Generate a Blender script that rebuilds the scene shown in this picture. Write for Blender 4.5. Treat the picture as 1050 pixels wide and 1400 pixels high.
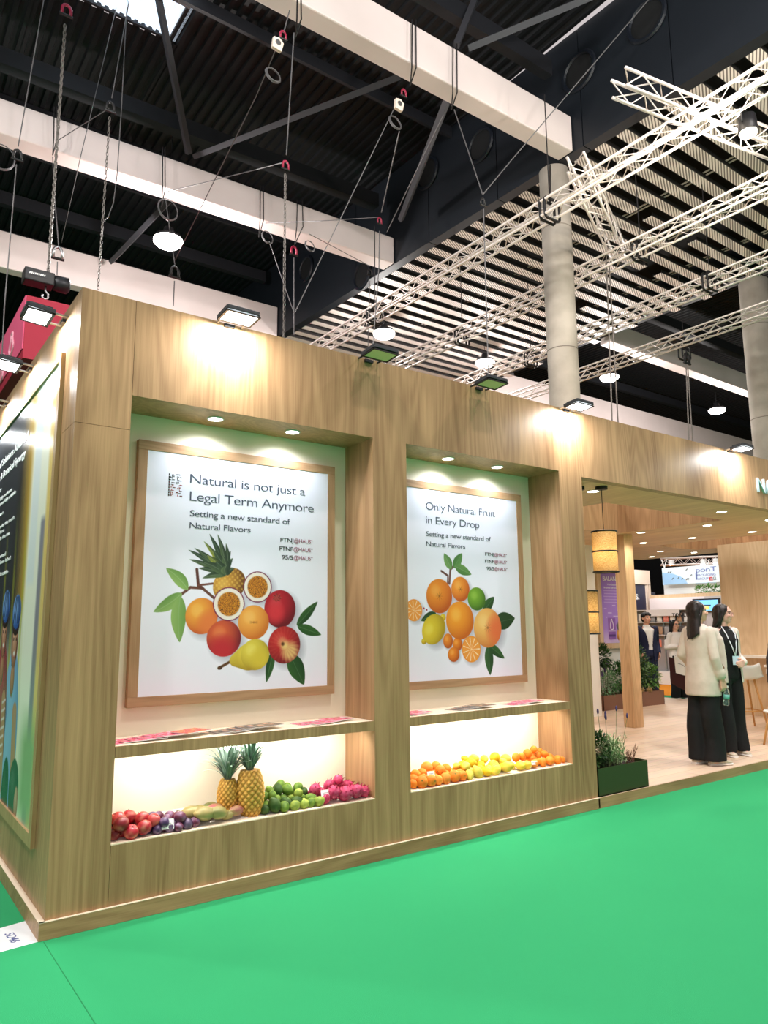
import bpy, bmesh, math, random
import numpy as np
from mathutils import Vector, Matrix, Euler, noise as mnoise

for o in list(bpy.data.objects):
    bpy.data.objects.remove(o)
SC = bpy.context.scene
COL = SC.collection
random.seed(7)

# ------------------------------------------------------------------ camera
F_PX = 995.576
CAM = Vector((-0.938257, -4.259488, 1.55))
R_ = Vector((0.80902272, -0.58771347, -0.00866669))
U_ = Vector((-0.08542709, -0.13215822, 0.98754059))
D_ = Vector((0.58153628, 0.79820241, 0.15712565))
cd = bpy.data.cameras.new('camera')
cam = bpy.data.objects.new('camera', cd)
COL.objects.link(cam)
cd.sensor_fit = 'HORIZONTAL'
cd.sensor_width = 36.0
cd.lens = F_PX * 36.0 / 1050.0
cd.clip_start = 0.05
cd.clip_end = 300
cam.matrix_world = Matrix(((R_.x, U_.x, -D_.x, CAM.x), (R_.y, U_.y, -D_.y, CAM.y), (R_.z, U_.z, -D_.z, CAM.z), (0, 0, 0, 1)))
SC.camera = cam


def P(px, py, **k):
    """the point of the scene that lies on a given plane and shows at a given spot of the photograph"""
    d = D_ + R_ * ((px - 525) / F_PX) - U_ * ((py - 700) / F_PX)
    (a, v), = k.items()
    i = 'xyz'.index(a)
    return CAM + d * ((v - CAM[i]) / d[i])


# ------------------------------------------------------------------ world, exposure, hall lamps
W = bpy.data.worlds.new('hall_air')
SC.world = W
W.use_nodes = True
WORLD_STRENGTH = 0.55
W.node_tree.nodes['Background'].inputs[0].default_value = (1.0, 0.91, 0.91, 1)
W.node_tree.nodes['Background'].inputs[1].default_value = WORLD_STRENGTH
SC.view_settings.view_transform = 'Standard'
SC.view_settings.look = 'None'
SC.view_settings.gamma = 1
SC.view_settings.use_curve_mapping = False
SC.view_settings.exposure = 0.2
SC.cycles.use_denoising = True
SC.cycles.max_bounces = 7
SC.cycles.diffuse_bounces = 4
SC.cycles.sample_clamp_indirect = 6
HIGHBAY_W = 1150
FLOOD_W = 20
DOWN_W = 24
NICHE_DOWN_W = 19
STRIP_W = 8
PENDANT_W = 2.2


# ------------------------------------------------------------------ materials
def s2l(c):
    c = [x / 255.0 for x in c[:3]]
    return tuple((x / 12.92 if x <= 0.04045 else ((x + 0.055) / 1.055) ** 2.4) for x in c)


_M = {}


def mat(name, rgb=(200, 200, 200), rough=0.5, metal=0.0, emit=0.0, alpha=None, trans=0.0, spec=0.5, var=0.0, noise=None, ior=1.45, bump=0.0, bump_scale=60):
    """a node material; rgb in display values; var: tint change from object to object; noise: (scale, rgb2, amount)"""
    if name in _M:
        return _M[name]
    m = bpy.data.materials.new(name)
    _M[name] = m
    m.use_nodes = True
    nt = m.node_tree
    b = nt.nodes['Principled BSDF']
    col = (*s2l(rgb), 1)
    b.inputs['Base Color'].default_value = col
    b.inputs['Roughness'].default_value = rough
    b.inputs['Metallic'].default_value = metal
    b.inputs['Specular IOR Level'].default_value = spec
    b.inputs['IOR'].default_value = ior
    if trans:
        b.inputs['Transmission Weight'].default_value = trans
    if emit:
        b.inputs['Emission Color'].default_value = col
        b.inputs['Emission Strength'].default_value = emit
    tc = nt.nodes.new('ShaderNodeTexCoord')
    src = None
    if noise:
        n = nt.nodes.new('ShaderNodeTexNoise')
        n.inputs['Scale'].default_value = noise[0]
        n.inputs['Detail'].default_value = 4
        nt.links.new(tc.outputs['Object'], n.inputs['Vector'])
        r = nt.nodes.new('ShaderNodeMapRange')
        r.inputs[1].default_value = 0.35
        r.inputs[2].default_value = 0.68
        r.inputs[4].default_value = noise[2]
        nt.links.new(n.outputs['Fac'], r.inputs[0])
        mx = nt.nodes.new('ShaderNodeMix')
        mx.data_type = 'RGBA'
        mx.inputs[6].default_value = col
        mx.inputs[7].default_value = (*s2l(noise[1]), 1)
        nt.links.new(r.outputs[0], mx.inputs[0])
        src = mx.outputs[2]
    if var:
        oi = nt.nodes.new('ShaderNodeObjectInfo')
        h = nt.nodes.new('ShaderNodeHueSaturation')
        r1 = nt.nodes.new('ShaderNodeMapRange')
        r1.inputs[3].default_value = 1 - var
        r1.inputs[4].default_value = 1 + var * 0.6
        r2 = nt.nodes.new('ShaderNodeMapRange')
        r2.inputs[3].default_value = 0.5 - var * 0.06
        r2.inputs[4].default_value = 0.5 + var * 0.06
        nt.links.new(oi.outputs['Random'], r1.inputs[0])
        nt.links.new(oi.outputs['Random'], r2.inputs[0])
        nt.links.new(r1.outputs[0], h.inputs['Value'])
        nt.links.new(r2.outputs[0], h.inputs['Hue'])
        if src:
            nt.links.new(src, h.inputs['Color'])
        else:
            h.inputs['Color'].default_value = col
        src = h.outputs[0]
    if src:
        nt.links.new(src, b.inputs['Base Color'])
    if bump:
        n2 = nt.nodes.new('ShaderNodeTexNoise')
        n2.inputs['Scale'].default_value = bump_scale
        nt.links.new(tc.outputs['Object'], n2.inputs['Vector'])
        bp = nt.nodes.new('ShaderNodeBump')
        bp.inputs['Strength'].default_value = bump
        bp.inputs['Distance'].default_value = 0.01
        nt.links.new(n2.outputs['Fac'], bp.inputs['Height'])
        nt.links.new(bp.outputs[0], b.inputs['Normal'])
    return m


def wood(name, light, dark, axis='z', panel=1.25, rough=0.42, scale=1.0, contrast=1.0, across='x'):
    """oak laminate: fine fibres and cathedral figure running along axis, each board panel with its own figure"""
    if name in _M:
        return _M[name]
    m = bpy.data.materials.new(name)
    _M[name] = m
    m.use_nodes = True
    nt = m.node_tree
    N, L = nt.nodes, nt.links
    b = N['Principled BSDF']
    b.inputs['Roughness'].default_value = rough
    b.inputs['Specular IOR Level'].default_value = 0.35
    tc = N.new('ShaderNodeTexCoord')
    sx = N.new('ShaderNodeSeparateXYZ')
    L.new(tc.outputs['Object'], sx.inputs[0])
    dv = N.new('ShaderNodeMath'); dv.operation = 'DIVIDE'; dv.inputs[1].default_value = panel
    ad = N.new('ShaderNodeMath'); ad.operation = 'ADD'
    L.new(sx.outputs['XYZ'.index(across.upper())], ad.inputs[0])
    ad.inputs[1].default_value = 0.94
    L.new(ad.outputs[0], dv.inputs[0])
    fl = N.new('ShaderNodeMath'); fl.operation = 'FLOOR'
    L.new(dv.outputs[0], fl.inputs[0])
    wv = N.new('ShaderNodeMath'); wv.operation = 'MULTIPLY'; wv.inputs[1].default_value = 5.37
    L.new(fl.outputs[0], wv.inputs[0])

    def mapped(s_long, s_cross):
        mp = N.new('ShaderNodeMapping')
        sc = [s_cross * scale] * 3
        sc['xyz'.index(axis)] = s_long * scale
        mp.inputs['Scale'].default_value = sc
        L.new(tc.outputs['Object'], mp.inputs['Vector'])
        return mp

    # broad figure
    n1 = N.new('ShaderNodeTexNoise'); n1.noise_dimensions = '4D'
    n1.inputs['Scale'].default_value = 1.0; n1.inputs['Detail'].default_value = 3; n1.inputs['Distortion'].default_value = 0.4
    L.new(mapped(0.5, 3.6).outputs[0], n1.inputs['Vector']); L.new(wv.outputs[0], n1.inputs['W'])
    # cathedral rings from the level lines of a stretched noise
    ms = N.new('ShaderNodeMath'); ms.operation = 'MULTIPLY'; ms.inputs[1].default_value = 85.0
    n0 = N.new('ShaderNodeTexNoise'); n0.noise_dimensions = '4D'
    n0.inputs['Scale'].default_value = 1.0; n0.inputs['Detail'].default_value = 0.6
    L.new(mapped(0.42, 4.2).outputs[0], n0.inputs['Vector']); L.new(wv.outputs[0], n0.inputs['W'])
    L.new(n0.outputs['Fac'], ms.inputs[0])
    sn = N.new('ShaderNodeMath'); sn.operation = 'SINE'
    L.new(ms.outputs[0], sn.inputs[0])
    # fibres
    n2 = N.new('ShaderNodeTexNoise'); n2.noise_dimensions = '4D'
    n2.inputs['Scale'].default_value = 1.0; n2.inputs['Detail'].default_value = 5
    L.new(mapped(2.6, 110.0).outputs[0], n2.inputs['Vector']); L.new(wv.outputs[0], n2.inputs['W'])
    a1 = N.new('ShaderNodeMath'); a1.operation = 'MULTIPLY_ADD'; a1.inputs[1].default_value = 0.085; a1.inputs[2].default_value = 0.0
    L.new(sn.outputs[0], a1.inputs[0])
    a2 = N.new('ShaderNodeMath'); a2.operation = 'MULTIPLY_ADD'; a2.inputs[1].default_value = 0.95
    L.new(n1.outputs['Fac'], a2.inputs[0]); L.new(a1.outputs[0], a2.inputs[2])
    a3 = N.new('ShaderNodeMath'); a3.operation = 'MULTIPLY_ADD'; a3.inputs[1].default_value = 0.55
    L.new(n2.outputs['Fac'], a3.inputs[0]); L.new(a2.outputs[0], a3.inputs[2])
    mr = N.new('ShaderNodeMapRange')
    mr.inputs[1].default_value = 0.75 - 0.3 / contrast
    mr.inputs[2].default_value = 0.75 + 0.3 / contrast
    L.new(a3.outputs[0], mr.inputs[0])
    mx = N.new('ShaderNodeMix'); mx.data_type = 'RGBA'
    mx.inputs[6].default_value = (*s2l(dark), 1); mx.inputs[7].default_value = (*s2l(light), 1)
    L.new(mr.outputs[0], mx.inputs[0])
    # board to board tone
    wn = N.new('ShaderNodeTexWhiteNoise'); wn.noise_dimensions = '1D'
    L.new(wv.outputs[0], wn.inputs['W'])
    hv = N.new('ShaderNodeHueSaturation')
    rr = N.new('ShaderNodeMapRange'); rr.inputs[3].default_value = 0.94; rr.inputs[4].default_value = 1.05
    L.new(wn.outputs['Value'], rr.inputs[0]); L.new(rr.outputs[0], hv.inputs['Value'])
    L.new(mx.outputs[2], hv.inputs['Color'])
    L.new(hv.outputs[0], b.inputs['Base Color'])
    bp = N.new('ShaderNodeBump'); bp.inputs['Strength'].default_value = 0.12; bp.inputs['Distance'].default_value = 0.002
    L.new(n2.outputs['Fac'], bp.inputs['Height']); L.new(bp.outputs[0], b.inputs['Normal'])
    return m


def vcol_mat(name, rough=0.5, spec=0.4, var=0.0, emit=0.0):
    """colour carried by the mesh itself (prints, fruit skins, faces)"""
    if name in _M:
        return _M[name]
    m = bpy.data.materials.new(name)
    _M[name] = m
    m.use_nodes = True
    nt = m.node_tree
    b = nt.nodes['Principled BSDF']
    b.inputs['Roughness'].default_value = rough
    b.inputs['Specular IOR Level'].default_value = spec
    at = nt.nodes.new('ShaderNodeAttribute')
    at.attribute_name = 'Col'
    out = at.outputs['Color']
    if var:
        oi = nt.nodes.new('ShaderNodeObjectInfo')
        h = nt.nodes.new('ShaderNodeHueSaturation')
        r1 = nt.nodes.new('ShaderNodeMapRange')
        r1.inputs[3].default_value = 1 - var
        r1.inputs[4].default_value = 1 + var * 0.6
        nt.links.new(oi.outputs['Random'], r1.inputs[0])
        nt.links.new(r1.outputs[0], h.inputs['Value'])
        nt.links.new(out, h.inputs['Color'])
        out = h.outputs[0]
    nt.links.new(out, b.inputs['Base Color'])
    return m


# ------------------------------------------------------------------ objects
def wloc(o):
    v = Vector((0, 0, 0))
    while o:
        v += o.location
        o = o.parent
    return v


def tag(o, label=None, cat=None, group=None, kind=None):
    if label:
        o['label'] = label
    if cat:
        o['category'] = cat
    if group:
        o['group'] = group
    if kind:
        o['kind'] = kind
    return o


def thing(name, label, cat, loc=(0, 0, 0), group=None, rotz=0):
    o = bpy.data.objects.new(name, None)
    o.empty_display_size = 0.1
    COL.objects.link(o)
    o.location = loc
    o.rotation_euler = (0, 0, rotz)
    return tag(o, label, cat, group)


def kids(o):
    return [c for c in bpy.data.objects if c.parent is o]


def dup(root, loc=None, rot=None, scale=None, label=None, group=None, _ch=None):
    def cp(o, par):
        c = o.copy()
        COL.objects.link(c)
        if par:
            c.parent = par
        for k in CH.get(o.name, []):
            cp(k, c)
        return c
    r = cp(root, None)
    if loc is not None:
        r.location = loc
    if rot is not None:
        r.rotation_euler = rot
    if scale is not None:
        r.scale = (scale,) * 3 if isinstance(scale, (int, float)) else scale
    tag(r, label, None, group)
    return r


CH = {}


class MB:
    """collects shapes and links them as ONE mesh object"""

    def __init__(self):
        self.v, self.f, self.mi, self.cur, self.col = [], [], [], 0, []

    def add(self, vs, fs, col=None):
        n = len(self.v)
        self.v += [tuple(p) for p in vs]
        self.f += [tuple(i + n for i in f) for f in fs]
        self.mi += [self.cur] * len(fs)
        if col is not None:
            self.col += [tuple(col)] * len(vs) if not hasattr(col[0], '__len__') else [tuple(c) for c in col]
        return self

    def m(self, i):
        self.cur = i
        return self

    def box(self, x0, x1, y0, y1, z0, z1, col=None):
        vs = [(x0, y0, z0), (x1, y0, z0), (x1, y1, z0), (x0, y1, z0), (x0, y0, z1), (x1, y0, z1), (x1, y1, z1), (x0, y1, z1)]
        return self.add(vs, [(0, 3, 2, 1), (4, 5, 6, 7), (0, 1, 5, 4), (1, 2, 6, 5), (2, 3, 7, 6), (3, 0, 4, 7)], col)

    def obox(self, c, ax, ay, az):
        """box by centre and three half-axis vectors"""
        c, ax, ay, az = Vector(c), Vector(ax), Vector(ay), Vector(az)
        vs = [c + ax * a + ay * b_ + az * d for d in (-1, 1) for a, b_ in ((-1, -1), (1, -1), (1, 1), (-1, 1))]
        return self.add(vs, [(0, 3, 2, 1), (4, 5, 6, 7), (0, 1, 5, 4), (1, 2, 6, 5), (2, 3, 7, 6), (3, 0, 4, 7)])

    def prism(self, pts, d):
        """polygon (3-D points) extruded along vector d"""
        n = len(pts)
        d = Vector(d)
        vs = [Vector(p) for p in pts] + [Vector(p) + d for p in pts]
        fs = [tuple(range(n - 1, -1, -1)), tuple(range(n, 2 * n))] + [(i, (i + 1) % n, n + (i + 1) % n, n + i) for i in range(n)]
        return self.add(vs, fs)

    def tube(self, pts, r, n=8, close=False, cap=True):
        pts = [Vector(p) for p in pts]
        rs = list(r) if hasattr(r, '__len__') else [r] * len(pts)
        vs, fs = [], []
        m = len(pts)
        up = Vector((0, 0, 1))
        prev = None
        for i, p in enumerate(pts):
            if close:
                t = pts[(i + 1) % m] - pts[i - 1]
            else:
                t = pts[min(i + 1, m - 1)] - pts[max(i - 1, 0)]
            t.normalize()
            if prev is None:
                a = t.cross(up)
                if a.length < 1e-3:
                    a = t.cross(Vector((1, 0, 0)))
            else:
                a = prev - t * prev.dot(t)
            a.normalize()
            prev = a
            b_ = t.cross(a)
            vs += [p + (a * math.cos(2 * math.pi * k / n) + b_ * math.sin(2 * math.pi * k / n)) * rs[i] for k in range(n)]
        for i in range(m if close else m - 1):
            j = (i + 1) % m
            fs += [(i * n + k, i * n + (k + 1) % n, j * n + (k + 1) % n, j * n + k) for k in range(n)]
        if cap and not close:
            fs += [tuple(range(n - 1, -1, -1)), tuple(range((m - 1) * n, m * n))]
        return self.add(vs, fs)

    def lathe(self, prof, c=(0, 0, 0), n=24, axis='z', sx=1, sy=1):
        """profile [(r, h)] about an axis through c"""
        vs, fs = [], []
        c = Vector(c)
        for r, h in prof:
            for k in range(n):
                a = 2 * math.pi * k / n
                q = (r * math.cos(a) * sx, r * math.sin(a) * sy, h)
                if axis == 'y':
                    q = (q[0], q[2], q[1])
                elif axis == 'x':
                    q = (q[2], q[0], q[1])
                vs.append(c + Vector(q))
        m = len(prof)
        for i in range(m - 1):
            fs += [(i * n + k, i * n + (k + 1) % n, (i + 1) * n + (k + 1) % n, (i + 1) * n + k) for k in range(n)]
        fs += [tuple(range(n - 1, -1, -1)), tuple(range((m - 1) * n, m * n))]
        return self.add(vs, fs)

    def ball(self, c, r, nu=16, nv=10, rot=None, fn=None, col=None):
        """ellipsoid; fn(unit vector) gives a radius factor; col(unit vector) a colour"""
        c = Vector(c)
        r = Vector(r) if hasattr(r, '__len__') else Vector((r, r, r))
        vs, fs, cs = [], [], []
        us = [(0, 0, -1)]
        for j in range(1, nv):
            t = -math.pi / 2 + math.pi * j / nv
            us += [(math.cos(t) * math.cos(2 * math.pi * k / nu), math.cos(t) * math.sin(2 * math.pi * k / nu), math.sin(t)) for k in range(nu)]
        us.append((0, 0, 1))
        for u in us:
            k = fn(u) if fn else 1
            q = Vector((u[0] * r.x, u[1] * r.y, u[2] * r.z)) * k
            if rot:
                q = rot @ q
            vs.append(c + q)
            if col:
                cs.append(col(u))
        L = len(us) - 1
        fs += [(0, 1 + (k + 1) % nu, 1 + k) for k in range(nu)]
        for j in range(nv - 2):
            a, b_ = 1 + j * nu, 1 + (j + 1) * nu
            fs += [(a + k, a + (k + 1) % nu, b_ + (k + 1) % nu, b_ + k) for k in range(nu)]
        a = 1 + (nv - 2) * nu
        fs += [(a + k, a + (k + 1) % nu, L) for k in range(nu)]
        return self.add(vs, fs, cs if col else None)

    def capsule(self, p0, r0, p1, r1, n=12):
        """tapered limb piece with round ends"""
        p0, p1 = Vector(p0), Vector(p1)
        t = (p1 - p0)
        L = t.length
        t = t / L if L > 1e-6 else Vector((0, 0, 1))
        pts, rs = [], []
        for a in (-80, -55, -28, 0):
            pts.append(p0 + t * r0 * math.sin(math.radians(a))); rs.append(r0 * math.cos(math.radians(a)))
        for a in (0, 28, 55, 80):
            pts.append(p1 + t * r1 * math.sin(math.radians(a))); rs.append(r1 * math.cos(math.radians(a)))
        return self.tube(pts, rs, n)

    def loft(self, rings, n=24, p=2.0):
        """rings: (cx, cy, z, rx, ry); closed at both ends; p: squareness of the section"""
        vs, fs = [], []
        for cx, cy, z, rx, ry in rings:
            for k in range(n):
                a = 2 * math.pi * k / n
                ca, sa = math.cos(a), math.sin(a)
                e = 2.0 / p
                vs.append((cx + rx * math.copysign(abs(ca) ** e, ca), cy + ry * math.copysign(abs(sa) ** e, sa), z))
        m = len(rings)
        for i in range(m - 1):
            fs += [(i * n + k, i * n + (k + 1) % n, (i + 1) * n + (k + 1) % n, (i + 1) * n + k) for k in range(n)]
        fs += [tuple(range(n - 1, -1, -1)), tuple(range((m - 1) * n, m * n))]
        return self.add(vs, fs)

    def build(self, name, mats, parent=None, smooth=False, world=False, label=None, cat=None, group=None, kind=None, bevel=0, origin=None, remesh=None, smooth_it=4):
        me = bpy.data.meshes.new(name)
        off = Vector((0, 0, 0))
        if world and parent:
            off = wloc(parent)
        if origin is not None:
            off = off + Vector(origin)
        vs = [(p[0] - off.x, p[1] - off.y, p[2] - off.z) for p in self.v] if off.length > 0 else self.v
        me.from_pydata([tuple(p) for p in vs], [], self.f)
        mats = mats if isinstance(mats, (list, tuple)) else [mats]
        for x in mats:
            me.materials.append(x)
        if len(mats) > 1:
            me.polygons.foreach_set('material_index', self.mi)
        if self.col and len(self.col) == len(self.v):
            ca = me.color_attributes.new('Col', 'FLOAT_COLOR', 'POINT')
            ca.data.foreach_set('color', np.array([(*c[:3], 1) for c in self.col], np.float32).ravel())
        if smooth:
            me.polygons.foreach_set('use_smooth', [True] * len(me.polygons))
        me.update()
        o = bpy.data.objects.new(name, me)
        COL.objects.link(o)
        if origin is not None:
            o.location = origin
        if remesh:
            md = o.modifiers.new('r', 'REMESH'); md.mode = 'VOXEL'; md.voxel_size = remesh; md.use_smooth_shade = True
            if smooth_it:
                ms = o.modifiers.new('s', 'SMOOTH'); ms.iterations = smooth_it; ms.factor = 0.5
            dg = bpy.context.evaluated_depsgraph_get()
            me2 = bpy.data.meshes.new_from_object(o.evaluated_get(dg))
            o.modifiers.clear()
            o.data = me2
            me2.name = name
            if not me2.materials:
                for x in mats:
                    me2.materials.append(x)
            me2.polygons.foreach_set('use_smooth', [True] * len(me2.polygons))
        if bevel:
            md = o.modifiers.new('bevel', 'BEVEL'); md.width = bevel; md.segments = 2; md.limit_method = 'ANGLE'
        if parent:
            o.parent = parent
            CH.setdefault(parent.name, []).append(o)
        return tag(o, label, cat, group, kind)


def area(name, parent, loc, size, power, color=(1, 1, 1), direction=(0, 0, -1), spread=180):
    l = bpy.data.lights.new(name, 'AREA')
    l.shape = 'RECTANGLE'
    l.size, l.size_y = size
    l.energy = power
    l.color = color
    l.spread = math.radians(spread)
    o = bpy.data.objects.new(name, l)
    COL.objects.link(o)
    o.rotation_euler = Vector(direction).to_track_quat('-Z', 'Y').to_euler()
    o.location = loc
    if parent:
        o.parent = parent
    return o


def point(name, parent, loc, power, color=(1, 1, 1), r=0.1, spot=None, direction=(0, 0, -1), blend=0.6):
    l = bpy.data.lights.new(name, 'SPOT' if spot else 'POINT')
    l.energy = power
    l.color = color
    l.shadow_soft_size = r
    o = bpy.data.objects.new(name, l)
    if spot:
        l.spot_size = math.radians(spot)
        l.spot_blend = blend
        o.rotation_euler = Vector(direction).to_track_quat('-Z', 'Y').to_euler()
    COL.objects.link(o)
    o.location = loc
    if parent:
        o.parent = parent
    return o


ORD = ['first', 'second', 'third', 'fourth', 'fifth', 'sixth', 'seventh', 'eighth', 'ninth', 'tenth', 'eleventh', 'twelfth', 'thirteenth', 'fourteenth', 'fifteenth', 'sixteenth', 'seventeenth', 'eighteenth', 'nineteenth', 'twentieth'] + ['twenty-' + x for x in ('first', 'second', 'third', 'fourth', 'fifth', 'sixth', 'seventh', 'eighth', 'ninth')] + ['thirtieth'] + ['thirty-' + x for x in ('first', 'second', 'third', 'fourth', 'fifth', 'sixth')]


def words(name, s, origin, xdir, ydir, material, parent, width=None, cap=0.1, thin=0.0, align='LEFT', depth=0.0006, shear=0, world=True):
    """lettering: one mesh, baseline at origin, fitted to a width and a capital height"""
    cu = bpy.data.curves.new(name, 'FONT')
    cu.body = s
    cu.size = 1
    cu.offset = thin
    cu.extrude = 0.001
    cu.shear = shear
    cu.space_character = .93
    cu.resolution_u = 4
    t = bpy.data.objects.new(name, cu)
    COL.objects.link(t)
    dg = bpy.context.evaluated_depsgraph_get()
    me = bpy.data.meshes.new_from_object(t.evaluated_get(dg))
    bpy.data.objects.remove(t)
    n = len(me.vertices)
    co = np.zeros(n * 3, np.float32)
    me.vertices.foreach_get('co', co)
    co = co.reshape(-1, 3)
    x0, x1 = co[:, 0].min(), co[:, 0].max()
    ky = cap / 0.73
    kx = (width / (x1 - x0)) if width else ky
    if align == 'LEFT':
        sx = (co[:, 0] - x0) * kx
    elif align == 'RIGHT':
        sx = (co[:, 0] - x1) * kx
    else:
        sx = (co[:, 0] - (x0 + x1) / 2) * kx
    sy = co[:, 1] * ky
    sz = co[:, 2] / 0.001 * depth
    X, Y = Vector(xdir).normalized(), Vector(ydir).normalized()
    Z = X.cross(Y)
    off = Vector(origin) - (wloc(parent) if parent and world else Vector((0, 0, 0)))
    out = np.outer(sx, X) + np.outer(sy, Y) + np.outer(sz, Z) + np.array(off)
    me.vertices.foreach_set('co', out.astype(np.float32).ravel())
    me.materials.clear()
    me.materials.append(material)
    me.update()
    o = bpy.data.objects.new(name, me)
    COL.objects.link(o)
    if parent:
        o.parent = parent
        CH.setdefault(parent.name, []).append(o)
    return o


class Print:
    """a printed sheet: colours worked out in metres on the sheet (u to the right, v down)"""

    def __init__(self, w, h, step, bg):
        self.w, self.h = w, h
        self.nu, self.nv = int(round(w / step)) + 1, int(round(h / step)) + 1
        u = np.linspace(0, w, self.nu); v = np.linspace(0, h, self.nv)
        self.U, self.V = np.meshgrid(u, v)
        self.step = step
        self.C = np.zeros((self.nv, self.nu, 3))
        self.C[:] = np.array(bg, float)

    def blend(self, mask, col):
        m = np.clip(mask, 0, 1)[..., None]
        self.C = self.C * (1 - m) + np.asarray(col, float) * m

    def shadow(self, cx, cy, rx, ry, k=0.45):
        d = ((self.U - cx - rx * 0.22) / (rx * 1.12)) ** 2 + ((self.V - cy - ry * 0.2) / (ry * 1.12)) ** 2
        m = np.clip(1.25 - d, 0, 1) * k
        self.blend(m, (95, 85, 100))

    def ball(self, cx, cy, rx, ry, base, dark, hi, spots=None, rot=0):
        c, s = math.cos(rot), math.sin(rot)
        du, dv = self.U - cx, self.V - cy
        x, y = (du * c + dv * s) / rx, (-du * s + dv * c) / ry
        r = np.sqrt(x * x + y * y)
        m = np.clip((1 - r) * min(rx, ry) / self.step + 0.5, 0, 1)
        lit = np.clip(1.05 - ((x + 0.3) ** 2 + (y + 0.35) ** 2) * 0.62, 0, 1)[..., None]
        col = np.array(dark, float) * (1 - lit) + np.array(base, float) * lit
        g = np.clip(1 - ((x + 0.28) ** 2 + (y + 0.3) ** 2) * 5, 0, 1)[..., None] * 0.4
        col = col * (1 - g) + np.array(hi, float) * g
        if spots is not None:
            col = spots(x, y, col)
        self.blend(m, col)

    def leaf(self, p0, p1, wid, base, dark, bend=0.0):
        d = np.array([p1[0] - p0[0], p1[1] - p0[1]]); L = np.hypot(*d); d = d / L
        n = np.array([-d[1], d[0]])
        a = ((self.U - p0[0]) * d[0] + (self.V - p0[1]) * d[1]) / L
        b = (self.U - p0[0]) * n[0] + (self.V - p0[1]) * n[1] - bend * np.sin(np.clip(a, 0, 1) * math.pi)
        w = wid * np.sin(np.clip(a, 0, 1) ** 0.8 * math.pi) ** 0.8
        m = np.clip((w - np.abs(b)) / self.step + 0.5, 0, 1) * ((a > 0) & (a < 1))
        sh = np.clip(0.5 + b / (wid + 1e-6) * 0.5, 0, 1)[..., None]
        col = np.array(base, float) * (1 - sh) + np.array(dark, float) * sh
        vein = np.clip(1 - np.abs(b) / (self.step * 1.3), 0, 1)[..., None] * 0.5
        col = col * (1 - vein) + (np.array(base, float) * 0.6 + 90) * vein
        self.blend(m, col)

    def line(self, pts, w, col):
        for (a, b) in zip(pts[:-1], pts[1:]):
            ax, ay, bx, by = a[0], a[1], b[0], b[1]
            dx, dy = bx - ax, by - ay
            t = np.clip(((self.U - ax) * dx + (self.V - ay) * dy) / (dx * dx + dy * dy + 1e-9), 0, 1)
            d = np.hypot(self.U - ax - t * dx, self.V - ay - t * dy)
            self.blend(np.clip((w - d) / self.step + 0.5, 0, 1), col)

    def rect(self, u0, v0, u1, v1, col, soft=0):
        s = soft or self.step
        m = np.clip((self.U - u0) / s + 0.5, 0, 1) * np.clip((u1 - self.U) / s + 0.5, 0, 1) * np.clip((self.V - v0) / s + 0.5, 0, 1) * np.clip((v1 - self.V) / s + 0.5, 0, 1)
        self.blend(m, col)

    def build(self, name, origin, udir, vdir, parent, material, label=None):
        O = np.array(Vector(origin) - (wloc(parent) if parent else Vector((0, 0, 0))))
        co = O + self.U[..., None] * np.array(udir, float) + self.V[..., None] * np.array(vdir, float)
        nu, nv = self.nu, self.nv
        me = bpy.data.meshes.new(name)
        me.vertices.add(nu * nv)
        me.vertices.foreach_set('co', co.astype(np.float32).ravel())
        i = np.arange((nv - 1) * (nu - 1)); r, c = i // (nu - 1), i % (nu - 1)
        a = r * nu + c
        q = np.stack([a, a + nu, a + nu + 1, a + 1], 1).astype(np.int32)
        nf = len(q)
        me.loops.add(nf * 4); me.polygons.add(nf)
        me.polygons.foreach_set('loop_start', np.arange(nf, dtype=np.int32) * 4)
        me.loops.foreach_set('vertex_index', q.ravel())
        me.update(calc_edges=True)
        x = np.clip(self.C / 255.0, 0, 1)
        lin = np.where(x <= 0.04045, x / 12.92, ((x + 0.055) / 1.055) ** 2.4)
        rgba = np.ones((nv, nu, 4), np.float32); rgba[..., :3] = lin
        ca = me.color_attributes.new('Col', 'FLOAT_COLOR', 'POINT')
        ca.data.foreach_set('color', rgba.ravel())
        me.materials.append(material)
        o = bpy.data.objects.new(name, me)
        COL.objects.link(o)
        if parent:
            o.parent = parent
            CH.setdefault(parent.name, []).append(o)
        return tag(o, label)

# ------------------------------------------------------------------ measures of the stand
H = 3.533        # top of the walls
PL = 0.0855      # platform
N1 = (0.3133, 2.0689)
N2 = (2.3778, 4.1151)
NT, NB = 2.9337, 0.3963
WE = 4.4258      # end of the closed wall
BB = 2.9126      # underside of the canopy
ST, SB = 0.9136, 0.850
ND = 0.3723      # depth of the niches
XR = 13.2

OAK = wood('oak_laminate', (194, 153, 112), (140, 104, 71))
OAK_X = wood('oak_laminate_lengthwise', (194, 153, 112), (140, 104, 71), axis='x', across='z')
OAK_S = wood('oak_soffit', (226, 192, 150), (192, 154, 112), axis='y', across='x', panel=1.2)
OAK_F = wood('oak_frame', (190, 150, 114), (152, 112, 80), axis='x', across='z', scale=1.5, panel=0.7)
OAK_FV = wood('oak_frame_upright', (190, 150, 114), (152, 112, 80), axis='z', across='y', scale=1.5)
OAK_PALE = wood('oak_pale', (232, 205, 170), (206, 172, 134))
WHITE_PAINT = mat('niche_paint', (236, 226, 204), 0.7)
WHITE_WALL = mat('white_wall_paint', (240, 236, 228), 0.6)
EDGE = mat('pale_edge_band', (240, 222, 196), 0.5)
BLACK = mat('black_plastic', (18, 18, 20), 0.45)
DARK = mat('dark_grey_metal', (52, 53, 56), 0.45, 0.6)
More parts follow.
